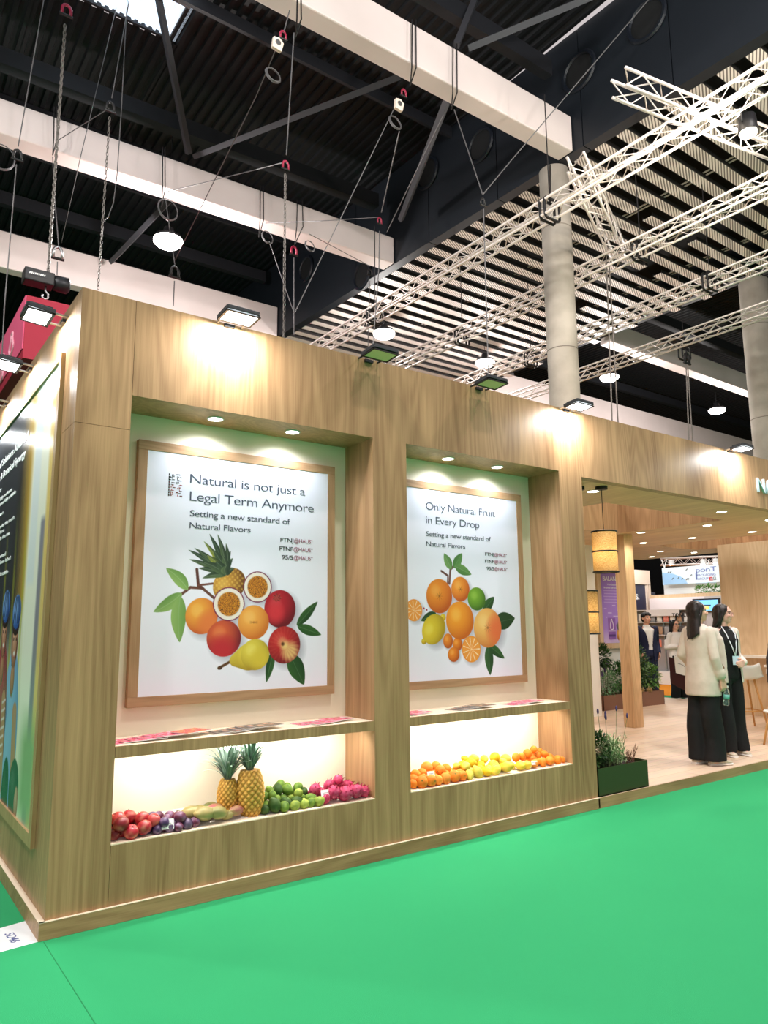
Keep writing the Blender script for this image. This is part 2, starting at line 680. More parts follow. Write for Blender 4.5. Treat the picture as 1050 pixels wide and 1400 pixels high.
STEEL = mat('bright_steel', (170, 170, 172), 0.35, 0.9)
WIRE = mat('steel_wire', (96, 94, 96), 0.5, 0.3)
WHITE = mat('white_plastic', (236, 236, 236), 0.4)
PAPER = mat('white_paper', (244, 244, 242), 0.6)
RED = mat('red_shackle', (150, 30, 62), 0.4)

# carpet
def carpet(name, rgb, rgb2):
    m = mat(name, rgb, 0.85, spec=0.15, noise=(0.8, rgb2, 0.35), bump=0.25, bump_scale=350)
    return m
GREEN = carpet('green_carpet', (50, 160, 102), (44, 150, 95))
ORANGE = carpet('orange_carpet', (240, 150, 40), (232, 140, 36))

b = MB().box(-30, 62, -30, 45, -0.1, 0)
b.build('floor', GREEN, kind='structure')
MB().add([(14.0, 5.55, 0.004), (16.2, 5.2, 0.004), (40, 5.2, 0.004), (40, 30, 0.004), (14.0, 30, 0.004)], [(0, 1, 2, 3, 4)]).build('floor', ORANGE, kind='structure')
MB().box(-0.008, -0.004, -3.2, -0.03, 0, 0.0008).build('trim_seam', mat('carpet_seam', (10, 120, 66), 0.9), kind='structure')

# platform with its wooden edge and boards
def boards(name, light, dark):
    m = bpy.data.materials.new(name); m.use_nodes = True
    nt = m.node_tree; N, L = nt.nodes, nt.links
    bs = N['Principled BSDF']; bs.inputs['Roughness'].default_value = 0.45; bs.inputs['Specular IOR Level'].default_value = 0.3
    tc = N.new('ShaderNodeTexCoord')
    mp = N.new('ShaderNodeMapping'); mp.inputs['Rotation'].default_value = (0, 0, 0)
    L.new(tc.outputs['Object'], mp.inputs[0])
    br = N.new('ShaderNodeTexBrick'); br.offset = 0.37
    br.inputs['Color1'].default_value = (*s2l(light), 1); br.inputs['Color2'].default_value = (*s2l(dark), 1)
    br.inputs['Mortar'].default_value = (*s2l([c * 0.8 for c in dark]), 1)
    br.inputs['Scale'].default_value = 1; br.inputs['Mortar Size'].default_value = 0.003
    br.inputs['Brick Width'].default_value = 1.3; br.inputs['Row Height'].default_value = 0.19; br.inputs['Bias'].default_value = -0.1
    L.new(mp.outputs[0], br.inputs['Vector'])
    ns = N.new('ShaderNodeTexNoise'); ns.inputs['Scale'].default_value = 1
    m2 = N.new('ShaderNodeMapping'); m2.inputs['Scale'].default_value = (1.5, 40, 1)
    L.new(tc.outputs['Object'], m2.inputs[0]); L.new(m2.outputs[0], ns.inputs['Vector'])
    mx = N.new('ShaderNodeMix'); mx.data_type = 'RGBA'; mx.blend_type = 'MULTIPLY'; mx.inputs[0].default_value = 0.25
    L.new(br.outputs['Color'], mx.inputs[6]); L.new(ns.outputs['Color'], mx.inputs[7])
    L.new(mx.outputs[2], bs.inputs['Base Color'])
    return m
BOARDS = boards('pale_floor_boards', (236, 208, 182), (222, 190, 162))
MB().box(WE + 0.01, 12.8, -0.012, 9, 0.0, PL).build('floor_platform', BOARDS, kind='structure')
MB().box(WE - 0.02, 12.8, -0.02, -0.0125, 0.0, PL + 0.001).build('trim_platform', OAK_X, kind='structure')
# plinth round the closed block
b = MB().box(-0.03, WE, -0.02, 0.3, 0, PL).box(-0.03, 0.3, 0.3, 9, 0, PL)
b.build('baseboard_front', OAK_X, kind='structure', bevel=0.002)
MB().box(-0.03, WE, -0.0205, -0.0005, PL, PL + 0.002).box(-0.0305, -0.0005, -0.02, 9, PL, PL + 0.002).build('trim_plinth', EDGE, kind='structure')

# front wall: panels with hairline joints round the two niches
G = 0.0012
YB = 0.46
b = MB()
b.box(0, N1[0] - G, 0, YB, PL, 2.72 - G).box(0, N1[0] - G, 0, YB, 2.72 + G, H)
b.box(N1[0] + G, WE, 0, YB, NT, H)
b.box(N1[1], N2[0], 0, YB, PL, NT)
b.box(N2[1], WE, 0, YB, PL, NT)
b.box(N1[0] + G, N1[1], 0, YB, PL, NB)
b.box(N2[0], N2[1], 0, YB, PL, NB)
b.box(WE + .0003, XR, 0, 0.1, BB, H)
b.build('wall_front', OAK, kind='structure')
# linings: painted back of each niche, pale front lip
for i, (x0, x1) in enumerate((N1, N2)):
    MB().box(x0 - 0.01, x1 + 0.01, ND, ND + 0.02, NB - 0.01, NT + 0.01).build('wall_niche', WHITE_PAINT, kind='structure')
    MB().box(x0 + .001, x1 - .001, 0.001, ND - .001, NB, NB + 0.006).build('trim_sill', EDGE, kind='structure')
# side wall
b = MB()
b.box(0.0, 0.12, YB + G, 9, PL, H)
b.build('wall_left', OAK, kind='structure')
# closed block behind (its roof keeps the inside dark)
MB().box(0.12, WE - 0.06, YB + 0.02, 9, 3.3, 3.34).build('ceiling_block', DARK, kind='structure')
MB().box(WE - 0.06, WE, YB + 0.02, 9, PL, BB).build('wall_inner', OAK, kind='structure')

# shelves across the niches
for i, ((x0, x1), w) in enumerate(((N1, 'above the apples, pineapples and limes'), (N2, 'above the oranges and lemons'))):
    t = thing('display_shelf', 'oak shelf across the niche %s' % w, 'shelf', ((x0 + x1) / 2, 0.2, SB), 'niche shelves')
    MB().box(x0 + .001, x1 - .001, 0.012, ND - .001, SB, ST).build('board', EDGE, t, world=True)
    MB().box(x0 + .001, x1 - .001, 0.0, 0.012, SB, ST).build('front_edge', OAK, t, world=True)
    s = thing('led_strip', 'bright light strip under the oak shelf %s' % w, 'light', ((x0 + x1) / 2, 0.1, SB - 0.004), 'shelf light strips')
    MB().box(x0 + .03, x1 - .03, 0.10, 0.115, SB - 0.007, SB - 0.0005).build('channel', WHITE, s, world=True)
    MB().box(x0 + .03, x1 - .03, 0.102, 0.113, SB - 0.010, SB - 0.007).build('diffuser', mat('strip_glow', (255, 246, 232), emit=9), s, world=True)
    area('strip_light', s, Vector((0, 0, -0.012)), (x1 - x0 - 0.16, 0.02), STRIP_W, (1, 0.97, 0.93), (0, 0.6, -1))

# ------------------------------------------------------------------ canopy over the open part
O1 = (5.8, 8.25, 0.775, 2.40)
O2 = (10.25, 11.55, -0.5, 3.12)
CT = H - 0.02
b = MB()
b.box(WE + 0.002, O1[1] + .2, 0.102, O1[2], BB, CT)
b.box(O1[1] + .2, O2[0], 0.102, 4.9, BB, CT)
b.box(WE + 0.002, O1[0], O1[2], O1[3], BB, CT)
b.box(O1[1], O1[1] + .2, O1[2], 4.9, BB, CT)
b.box(WE + 0.002, O1[1], O1[3], 4.9, BB, CT)
b.box(O2[0], O2[1], O2[3], 4.9, BB, CT)
b.box(O2[1], 12.4, 0.102, 4.9, BB, CT)
can = b.build('ceiling_canopy', [OAK_S, OAK], kind='structure')
for p in can.data.polygons:
    p.material_index = 0 if abs(p.normal.z) > 0.5 else 1
# right block whose pale oak face stands behind the two women
MB().box(11.12, 12.4, -0.5, 2.5, PL, BB).build('wall_right', OAK_PALE, kind='structure')
# white inner room behind the poster
MB().box(WE, 9.25, 3.66, 4.9, PL, BB - .001).build('wall_back', WHITE_WALL, kind='structure')
MB().box(9.25, 11.15, 4.55, 4.75, PL, BB - .001).build('wall_white', WHITE_WALL, kind='structure')
# post
t = thing('canopy_post', 'square oak post carrying the canopy beside the purple poster', 'post', (8.5, 2.52, PL))
MB().box(8.39, 8.60, 2.42, 2.61, PL, BB).build('shaft', wood('oak_post', (228, 190, 146), (186, 146, 104)), t, world=True, bevel=0.004)

# ------------------------------------------------------------------ hall shell
ROOF = mat('roof_deck_paint', (11, 13, 18), 0.6, 0.1)
ROOFB = mat('roof_beam_paint', (22, 23, 29), 0.6)
NAVY = mat('navy_girder_paint', (15, 21, 29), 0.55)
PLASTER = mat('white_beam_cladding', (220, 206, 204), 0.6, noise=(0.7, (204, 190, 188), 0.6))
CONC = mat('concrete', (186, 178, 166), 0.8, noise=(1.6, (158, 150, 138), 0.9), bump=0.1, bump_scale=12)

def deck(x0, x1, y0, y1, z, pitch=0.26):
    """ribbed sheet, ribs running along y"""
    vs, fs = [], []
    x = x0; prof = []
    while x < x1:
        prof += [(x, z), (x + pitch * .45, z), (x + pitch * .55, z - 0.07), (x + pitch * .9, z - 0.07)]
        x += pitch
    prof.append((x1, z))
    for (a, c) in prof:
        vs += [(a, y0, c), (a, y1, c)]
    for i in range(len(prof) - 1):
        fs.append((2 * i, 2 * i + 1, 2 * i + 3, 2 * i + 2))
    return MB().add(vs, fs)

ZR = 15.0
SKY = (1.0, 3.93, 5.6, 10.62)
for i, (x0, x1, y0, y1) in enumerate(((-10, SKY[0], -4, 40), (SKY[0], SKY[1], -4, SKY[2]), (SKY[0], SKY[1], SKY[3], 40), (SKY[1], 11.0, -4, 40), (21.15, 55, -4, 40))):
    deck(x0, x1, y0, y1, ZR).build('ceiling_deck', ROOF, kind='structure')
MB().box(11.9, 20.6, -4, 38.9, 13.25, 13.3).build('ceiling_void', mat('void_black', (10, 9, 9), 0.9), kind='structure')
MB().box(-30, 62, 40, 40.3, 0, 15.2).build('wall_far', mat('hall_wall_dark', (30, 30, 34), 0.8), kind='structure')
MB().box(58, 58.3, -20, 40, 0, 15.2).build('wall_end', _M['hall_wall_dark'], kind='structure')

# skylight
t = thing('skylight', 'bright ribbed skylight panel in the dark roof above the stand', 'skylight', ((SKY[0] + SKY[1]) / 2, (SKY[2] + SKY[3]) / 2, ZR))
deck(SKY[0], SKY[1], SKY[2], SKY[3], ZR + 0.07, 0.16).build('panel', mat('daylight_panel', (214, 226, 240), 0.5, emit=1.0), t, world=True)
b = MB().box(SKY[0], SKY[0] + .06, SKY[2], SKY[3], ZR - .05, ZR + .05).box(SKY[1] - .06, SKY[1], SKY[2], SKY[3], ZR - .05, ZR + .05)
b.box(SKY[0], SKY[1], SKY[3] - .06, SKY[3], ZR - .05, ZR + .05).box(SKY[0], SKY[1], SKY[2], SKY[2] + .06, ZR - .05, ZR + .05)
b.build('frame', ROOFB, t, world=True)
for yy in (6.9, 8.2, 9.4):
    MB().box(SKY[0], SKY[1], yy, yy + .07, ZR - .08, ZR - .01).build('glazing_bar', WIRE, t, world=True)

# white clad beams with the dark roof beams above them
def slanted(x0, x1, y0, y1, z0, z1, k, piv):
    """box whose run along x drifts by k in y"""
    f = lambda x, y: y + (x - piv) * k
    b = MB()
    vs = []
    for z in (z0, z1):
        vs += [(x0, f(x0, y0), z), (x1, f(x1, y0), z), (x1, f(x1, y1), z), (x0, f(x0, y1), z)]
    return b.add(vs, [(0, 3, 2, 1), (4, 5, 6, 7), (0, 1, 5, 4), (1, 2, 6, 5), (2, 3, 7, 6), (3, 0, 4, 7)])

BEAMS = [
    ('nearest the camera, crossing above the stand to the round column', -9, 11.22, 5.18, 5.60, 12.0, 12.86, -0.014, 9.3),
    ('second from the camera, ending at the navy girder', -9, 10.98, 11.55, 12.06, 12.0, 12.80, -0.030, 9.0),
    ('third from the camera, low above the top of the stand', -9, 10.72, 18.2, 18.62, 12.0, 13.12, 0.0, 5.0),
    ('on the far side of the slatted ceiling, nearer one', 21.12, 54, 11.55, 12.06, 12.0, 12.80, 0.01, 21),
    ('on the far side of the slatted ceiling, farther one above the fascia', 21.12, 54, 18.2, 18.62, 12.0, 13.0, 0.0, 21),
]
for w, x0, x1, y0, y1, z0, z1, k, pv in BEAMS:
    o = slanted(x0, x1, y0, y1, z0, z1, k, pv).build('clad_beam', PLASTER, bevel=0.03)
    tag(o, 'white clad roof beam %s' % w, 'beam', 'white roof beams')
    o2 = slanted(x0, x1 - .45 if x1 < 20 else x1, y0 + .1, y1 - .1, z1 + 0.9, z1 + 1.3, k, pv).build('roof_beam', ROOFB)
    tag(o2, 'dark steel roof beam running above the white beam %s' % w, 'beam', 'dark roof beams')
for i, (yy, w) in enumerate(((9.0, 'just past the skylight'), (14.6, 'between the second and third white beams'), (16.4, 'close to the third white beam'), (21.6, 'beyond the third white beam'))):
    o = MB().box(-9, 11.1, yy, yy + .09, 14.6, 14.9).build('roof_purlin', ROOFB)
    tag(o, 'thin dark purlin under the roof sheets %s' % w, 'purlin', 'roof purlins')
# bracing
BR = [((258, 210), 12.85, (216, -6), 14.8, 'rising from the second white beam past the skylight'),
      ((266, 214), 12.85, (548, 104), 12.6, 'sloping from the second white beam to the nearest one'),
      ((612, 135), 12.2, (548, 300), 12.4, 'running from the nearest white beam down to the girder'),
      ((624, 62), 12.9, (652, -8), 14.6, 'short one rising from the nearest white beam'),
      ((640, 66), 12.9, (812, -6), 13.6, 'rising from the nearest white beam towards the navy girder'),
      ((232, 274), 12.2, (152, 358), 12.6, 'sloping from the second white beam to the third')]
for a, za, c, zc, w in BR:
    p, q = P(*a, z=za), P(*c, z=zc)
    o = MB().tube([p, q], 0.085, 4).build('roof_brace', mat('brace_grey', (52, 52, 58), 0.6))
    tag(o, 'grey diagonal roof brace %s' % w, 'brace', 'diagonal roof braces')

# navy girder over the column row: panels with joints, round openings with rims
GA = 0.038
def gx(y, off=0.0):
    return 11.5 + off - (y - 5.9) * GA
t = thing('navy_girder', 'deep navy girder with round openings resting on the round concrete column', 'girder', (11.3, 5.9, 12))
joints = [-3, 0.2, 2.75, 4.9, 7.45, 10.0, 13.4, 17.2, 22, 30, 39]
for y0, y1 in zip(joints[:-1], joints[1:]):
    e = 0.012
    vs = []
    for z in (12.0, 14.91):
        vs += [(gx(y0 + e, -.28), y0 + e, z), (gx(y0 + e), y0 + e, z), (gx(y1 - e), y1 - e, z), (gx(y1 - e, -.28), y1 - e, z)]
    MB().add(vs, [(0, 3, 2, 1), (4, 5, 6, 7), (0, 1, 5, 4), (1, 2, 6, 5), (2, 3, 7, 6), (3, 0, 4, 7)]).build('panel', NAVY, t, world=True)
for px, py in ((660, 200), (590, 240), (790, 97), (880, 24), (432, 372), (505, 380)):
    c = P(px, py, x=11.2); xx = gx(c.y, -.28)
    ring = [(xx - .03, c.y + .42 * math.cos(a), c.z + .42 * math.sin(a)) for a in np.linspace(0, 2 * math.pi, 28, endpoint=False)]
    MB().tube(ring, 0.05, 6, close=True).build('opening_rim', mat('girder_rim', (14, 20, 30), 0.5), t, world=True)
    MB().prism([(xx - .004, c.y + .40 * math.cos(a), c.z + .40 * math.sin(a)) for a in np.linspace(0, 2 * math.pi, 28, endpoint=False)], (-.012, 0, 0)).build('opening', mat('opening_shade', (5, 7, 10), 0.8), t, world=True)  # opaque disc on the face; its near-black colour paints the opening's inner shade
o = MB().box(20.65, 21.1, -4, 39, 12.25, 14.91).build('navy_girder', NAVY)
tag(o, 'dark far girder along the outer end of the white slats', 'girder')

# slatted ceiling
def slat_mat():
    m = bpy.data.materials.new('perforated_slat'); m.use_nodes = True
    nt = m.node_tree; N, L = nt.nodes, nt.links
    bs = N['Principled BSDF']; bs.inputs['Roughness'].default_value = 0.55
    tc = N.new('ShaderNodeTexCoord'); mp = N.new('ShaderNodeMapping')
    mp.inputs['Rotation'].default_value = (0, 0, math.radians(62))
    L.new(tc.outputs['Object'], mp.inputs[0])
    wv = N.new('ShaderNodeTexWave'); wv.inputs['Scale'].default_value = 5.2; wv.inputs['Distortion'].default_value = 0
    L.new(mp.outputs[0], wv.inputs['Vector'])
    cr = N.new('ShaderNodeValToRGB')
    cr.color_ramp.elements[0].position = 0.30; cr.color_ramp.elements[0].color = (*s2l((120, 106, 102)), 1)
    cr.color_ramp.elements[1].position = 0.48; cr.color_ramp.elements[1].color = (*s2l((250, 238, 234)), 1)
    L.new(wv.outputs['Fac'], cr.inputs[0]); L.new(cr.outputs[0], bs.inputs['Base Color'])
    return m
SLAT = slat_mat()
SLAT_EDGE = mat('slat_edge', (34, 30, 30), 0.6)
def slat(x0, x1, yc, label):
    w = 0.138
    b = MB().box(x0, x1, yc - w, yc + w, 12.0, 12.012)
    b.m(1).box(x0, x1, yc - w - .012, yc - w, 12.0, 12.10).box(x0, x1, yc + w, yc + w + .012, 12.0, 12.10)
    o = b.build('ceiling_slat', [SLAT, SLAT_EDGE], origin=(x0, yc, 12.0))
    tag(o, label, 'ceiling slat', 'white slats of the ceiling')
NS = 33
for i in range(NS):
    yc = 0.80 + 0.557 * i
    xa = gx(yc) + 0.01
    w = 'white perforated ceiling slat, %s of the row counted from the camera side' % ORD[i]
    if i == 9:
        slat(xa, 14.4, yc, w + ', piece against the navy girder')
        slat(14.95, 15.75, yc, w + ', short loose piece in the gap')
        slat(17.0, 20.6, yc, w + ', piece at the outer end')
    elif i in (12, 17):
        slat(xa, 17.2, yc, w + ', piece against the navy girder'); slat(17.9, 20.7, yc, w + ', piece at the outer end')
    else:
        slat(xa, 20.5 + 0.35 * math.sin(i * 2.3), yc, w)
for i, xx in enumerate((12.6, 14.5, 16.4, 18.3, 20.1)):
    t = thing('carrier_rail', 'pair of thin rails carrying the white slats, %s from the navy girder' % ORD[i], 'rail', (xx, 9, 12.12), 'slat carrier rails')
    for dx in (0, 0.13):
        MB().box(xx + dx, xx + dx + .025, 0.3, 19.2, 12.10, 12.13).build('rail', mat('rail_white', (200, 190, 184), 0.5), t, world=True)

# round columns
def column(x, y, r, label):
    t = thing('concrete_column', label, 'column', (x, y, 0), 'round concrete columns')
    MB().lathe([(r, 0), (r, 11.98)], n=40).build('shaft', CONC, t, smooth=False)
    for p in CH[t.name][-1].data.polygons:
        p.use_smooth = abs(p.normal.z) < .5
    for z in (4.6, 7.6, 10.5):
        MB().lathe([(r + .004, z), (r + .004, z + .02)], n=40).build('casting_joint', mat('joint', (128, 120, 110), 0.9), t)
column(11.43, 5.9, 0.335, 'round concrete column rising behind the fascia to the navy girder')
column(20.75, 6.05, 0.42, 'round concrete column at the far side, cut by the edge of the view')

# ------------------------------------------------------------------ lighting trusses
TRUSS = mat('aluminium_truss', (226, 216, 212), 0.4, 0.35)
def truss(label, p, q, s=0.30, step=0.36, name='lighting_truss', r=0.026):
    p, q = Vector(p), Vector(q)
    t = thing(name, label, 'truss', p, 'lighting trusses')
    d = (q - p); L = d.length; d.normalize()
    a = d.cross(Vector((0, 0, 1))).normalized(); c = a.cross(d).normalized()
    h = s / 2
    cs = [(a * i + c * j) * h for i, j in ((-1, -1), (1, -1), (1, 1), (-1, 1))]
    for o_ in cs:
        MB().tube([o_, d * L + o_], r, 8).build('chord', TRUSS, t, smooth=True)
    n = int(L / step)
    for k in range(4):
        A, B = cs[k], cs[(k + 1) % 4]
        pts = [d * (i * step) + (A if i % 2 == 0 else B) for i in range(n + 1)]
        MB().tube(pts, 0.012, 5).build('lattice', TRUSS, t)
    return t
TX = [9.31, 12.0, 14.8, 17.35]
for i, x in enumerate(TX):
    truss('long aluminium lighting truss, %s counted from the navy girder side' % ORD[i], (x, -1.2, 9.5), (x, 22, 9.5))
truss('short aluminium truss bridging the first and second long trusses beside the round column', P(787, 222, z=9.84), P(846, 346, z=9.84), 0.30)
truss('short aluminium truss above the spotlight, crossing the first long truss', P(846, 113, z=9.84), P(1090, 212, z=9.84), 0.30)

# clamps and hanging chains of the trusses
CLAMP = mat('black_clamp', (20, 18, 20), 0.5)
def clampset(px, py, z, w, up=None):
    c = P(px, py, z=z)
    t = thing('truss_clamp', 'black sling clamp %s' % w, 'clamp', c, 'truss clamps')
    for dy in (-.05, .07):
        ring = [Vector((.21 * math.copysign(min(1, abs(1.3 * math.cos(a))), math.cos(a)), dy, .21 * math.copysign(min(1, abs(1.3 * math.sin(a))), math.sin(a)))) for a in np.linspace(0, 2 * math.pi, 20, endpoint=False)]
        MB().tube(ring, 0.028, 6, close=True).build('sling', CLAMP, t, smooth=True)
    MB().tube([(0, 0, .2), (0, 0, 12.0 - c.z)], 0.012, 6).build('hanger', CLAMP, t)
for px, py, z, w in ((752, 288, 9.5, 'on the first truss in front of the round column'), (513, 432, 9.5, 'on the first truss low over the fascia'), (876, 344, 9.5, 'on the second truss right of the round column'), (632, 462, 9.5, 'on the second truss over the unlit floodlights'), (971, 386, 9.5, 'on the third truss near the far column'), (726, 492, 9.5, 'on the third truss left of the round column'), (936, 482, 9.5, 'on the fourth truss')):
    clampset(px, py, z, w)

# ------------------------------------------------------------------ hall lamps
def highbay(x, y, z, w, top=14.925, power=HIGHBAY_W, spot=None):
    t = thing('highbay_lamp', 'round white high-bay lamp %s' % w, 'ceiling lamp', (x, y, z), 'high-bay lamps')
    MB().lathe([(.05, .34), (.12, .32), (.14, .12), (.32, .09), (.37, .0), (.34, .0)], n=28).build('housing', DARK, t, smooth=True)
    MB().lathe([(.36, -.002), (.36, -.07), (.27, -.15), (.02, -.19)], n=28).build('lens', mat('lamp_glow', (255, 250, 244), emit=14), t, smooth=True)
    MB().tube([(0, 0, .34), (0, 0, top - z)], 0.012, 6).build('stem', BLACK, t)
    point('lamp_light', t, (0, 0, -.4), power, (1, .95, .91), .28, spot)
for q, z, w in (((230, 328), 11.3, 'hanging above the corner of the stand'), ((525, 455), 11.3, 'seen under the slats, nearer of the two over the fascia'), ((663, 495), 11.3, 'seen under the slats, farther of the two over the fascia'), ((833, 515), 11.3, 'just right of the round column'), ((980, 560), 11.3, 'farthest one, under the dark roof')):
    c = P(*q, z=z)
    u_ = 'slats' in w
    highbay(c.x, c.y, c.z, w, 13.26 if u_ else 14.925, 420 if u_ else HIGHBAY_W, None)
for i, (x, y) in enumerate(((-3.5, -3.0), (2.5, -5.0), (8.5, -3.0), (-4.5, 6), (3.5, -1.0))):  # lamps added out of view to light the carpet and front wall
    highbay(x, y, 11.3, 'added out of view over the green aisle, %s along it' % ORD[i])

# theatre spotlight on the cross truss
c = P(1022, 172, z=9.35)
t = thing('stage_spotlight', 'bright stage spotlight clamped under the cross truss', 'spotlight', c)
MB().lathe([(.13, .16), (.15, -.1), (.14, -.12)], n=20).build('housing', BLACK, t, smooth=True)
MB().lathe([(.13, -.122), (.12, -.15), (.02, -.16)], n=20).build('lens', mat('spot_glow', (255, 236, 200), emit=26), t, smooth=True)
MB().tube([(-.17, 0, 0), (-.17, 0, .25), (.17, 0, .25), (.17, 0, 0)], .014, 6).build('yoke', BLACK, t)
point('spot_light', t, (0, 0, -.3), 500, (1, .9, .75), .12)

# ------------------------------------------------------------------ floodlights on the wall tops
def floodlight(loc, rz, lit, label, tilt=4):
    """origin on the wall top edge; local -y is away from the wall"""
    t = thing('floodlight', label, 'floodlight', loc, 'wall-top floodlights', rz)
    M = Matrix.Rotation(math.radians(-tilt), 4, 'X')
    def tr(b, dy=0):
        b.v = [tuple((M @ Vector(p)) + Vector((0, -.09, .03))) for p in b.v]
        return b
    w, d, h = .165, .235, .022
    b = MB().prism([(-w, -.02, -h), (w, -.02, -h), (w, -d, -h * .6), (w * .9, -d - .02, -h * .6), (-w * .9, -d - .02, -h * .6), (-w, -d, -h * .6)], (0, 0, .04))
    tr(b).build('housing', mat('flood_housing', (58, 60, 64), 0.4, 0.5), t, bevel=.004)
    b = MB()
    for k in range(7):
        x = -.12 + .04 * k
        b.box(x, x + .008, -.22, -.04, .02, .045)
    tr(b).build('cooling_fins', DARK, t)
    gl = mat('flood_glow', (246, 252, 255), emit=12) if lit else mat('flood_glass_off', (226, 212, 172), 0.5, spec=.2)
    tr(MB().box(-w + .022, w - .022, -d + .006, -.045, -h - .006, -h - .001)).build('lens', gl, t)
    b = MB().box(-w - .008, w + .008, -d - .02, -.015, -h - .004, -h - .0005)
    rim = MB()
    for (x0, x1, y0, y1) in ((-w, -w + .02, -d - .012, -.02), (w - .02, w, -d - .012, -.02), (-w, w, -.044, -.02), (-w, w, -d - .012, -d + .004)):
        rim.box(x0, x1, y0, y1, -h - .010, -h)
    tr(rim).build('bezel', BLACK, t)
    MB().tube([(-.12, -.11, .03), (-.12, -.03, .025), (-.12, .04, .03), (.12, .04, .03), (.12, -.03, .025), (.12, -.11, .03)], .011, 6).build('bracket', STEEL if lit else DARK, t)
    MB().box(-.05, .05, -.03, .05, .0, .03).build('driver_box', DARK, t)
    MB().tube([(.03, .0, .02), (.06, .04, .06), (.1, .10, .03), (.12, .2, -.02)], .006, 6).build('cord', BLACK, t, smooth=True)
    t.scale = (.70, .70, .70)
    if lit:
        p = M @ Vector((0, -.14, -h - .02)) + Vector((0, -.09, .03))
        area('flood_light', t, p, (.26, .16), FLOOD_W * (.75 if abs(rz) > .1 else 1), (.95, .98, 1), (0, .42, -1))
    return t
fl = [(0.915, True, 'lit floodlight on the wall top above the natural flavors poster'), (2.03, False, 'unlit floodlight above the pillar between the two niches'), (3.15, False, 'unlit floodlight above the citrus poster'), (4.245, True, 'lit floodlight above the end of the closed wall, in front of the round column'), (7.07, True, 'lit floodlight over the fascia lettering')]
for x, lit, lb in fl:
    floodlight((x, 0, H - .03), 0, lit, lb)
for y, lb in ((0.42, 'lit floodlight on the side wall nearest the corner'), (1.46, 'lit floodlight on the side wall, second from the corner'), (2.5, 'lit floodlight on the side wall, third from the corner'), (3.55, 'lit floodlight on the side wall, fourth from the corner')):
    floodlight((0, y, H - .08), math.radians(-90), True, lb)

# ------------------------------------------------------------------ downlights
def downlight(x, y, z, label, power, group, r=.043, spot=95, color=(1, .94, .86)):
    t = thing('downlight', label, 'downlight', (x, y, z), group)
    ring = [(r * 1.12 * math.cos(a), r * 1.12 * math.sin(a), -.003) for a in np.linspace(0, 2 * math.pi, 24, endpoint=False)]
    MB().tube(ring, .006, 6, close=True).build('trim_ring', WHITE, t, smooth=True)
    MB().lathe([(r, -.001), (r, -.005), (r * .6, -.007)], n=24).build('lens', mat('downlight_glow', (255, 246, 230), emit=14), t)
    point('down_light', t, (0, 0, -.02), power, color, .03, spot, (0, 0, -1), .7)
for (x, y), lb in (((.917, .18), 'niche downlight above the start of the poster heading, left niche'), ((1.497, .18), 'niche downlight above the end of the poster heading, left niche'), ((2.964, .19), 'niche downlight over the citrus poster, nearer the middle pillar'), ((3.533, .19), 'niche downlight over the citrus poster, nearer the open part')):
    downlight(x, y, NT, lb, NICHE_DOWN_W, 'niche downlights', .045, 155, (.84, .91, 1))
DL = [(5.10, .40, 'beside the pendant lamp'), (7.54, .40, 'just behind the fascia, middle one'), (8.75, .42, 'just behind the fascia, at the right'), (8.54, 1.17, 'at the corner of the first ceiling opening'), (9.78, 1.19, 'near the pale oak block'), (8.42, 2.14, 'right beside the post'), (9.70, 2.10, 'between the two ceiling openings'), (9.65, 2.95, 'behind the post'), (11.15, 3.62, 'at the back edge, nearer the post'), (11.9, 3.40, 'at the back edge, near the pale sign'), (11.95, 4.34, 'in the far corner over the planter'), (6.9, 3.0, 'hidden side over the white room'), (5.1, 1.9, 'over the front planter')]
for x, y, w in DL:
    downlight(x, y, BB, 'small round ceiling spot in the canopy %s' % w, DOWN_W, 'canopy downlights', .055, 140)
# little black wall spots
for x, y, z, w in ((4.56, .16, BB, 'at the canopy edge beside the wall end'), (11.06, 1.10, 2.80, 'on the pale oak block')):
    t = thing('black_spot', 'small black spot fixture %s' % w, 'spot fixture', (x, y, z), 'black spot fixtures')
    MB().lathe([(.028, 0), (.028, -.02)], n=16).build('base', BLACK, t)
    MB().lathe([(.034, -.02), (.036, -.085), (.030, -.087)], n=16).build('head', BLACK, t, smooth=False)
point('block_spot', t, (-.15, -.2, -.15), 22, (1, .9, .75), .05, 110, (.5, -.2, -1))

# ------------------------------------------------------------------ pendant lamps
BURLAP = bpy.data.materials.new('burlap_shade'); BURLAP.use_nodes = True
nt = BURLAP.node_tree; bs = nt.nodes['Principled BSDF']
tc = nt.nodes.new('ShaderNodeTexCoord'); mp = nt.nodes.new('ShaderNodeMapping'); mp.inputs['Scale'].default_value = (60, 60, 420)
ns = nt.nodes.new('ShaderNodeTexNoise'); ns.inputs['Scale'].default_value = 1; ns.inputs['Detail'].default_value = 3
cr = nt.nodes.new('ShaderNodeValToRGB')
cr.color_ramp.elements[0].position = .35; cr.color_ramp.elements[0].color = (*s2l((176, 132, 74)), 1)
cr.color_ramp.elements[1].position = .62; cr.color_ramp.elements[1].color = (*s2l((224, 188, 128)), 1)
nt.links.new(tc.outputs['Object'], mp.inputs[0]); nt.links.new(mp.outputs[0], ns.inputs['Vector']); nt.links.new(ns.outputs['Fac'], cr.inputs[0])
nt.links.new(cr.outputs[0], bs.inputs['Base Color']); bs.inputs['Roughness'].default_value = .9
bs.inputs['Subsurface Weight'].default_value = 0.0
trl = nt.nodes.new('ShaderNodeBsdfTranslucent'); mxs = nt.nodes.new('ShaderNodeMixShader'); mxs.inputs[0].default_value = .55
nt.links.new(cr.outputs[0], trl.inputs['Color']); nt.links.new(bs.outputs[0], mxs.inputs[1]); nt.links.new(trl.outputs[0], mxs.inputs[2])
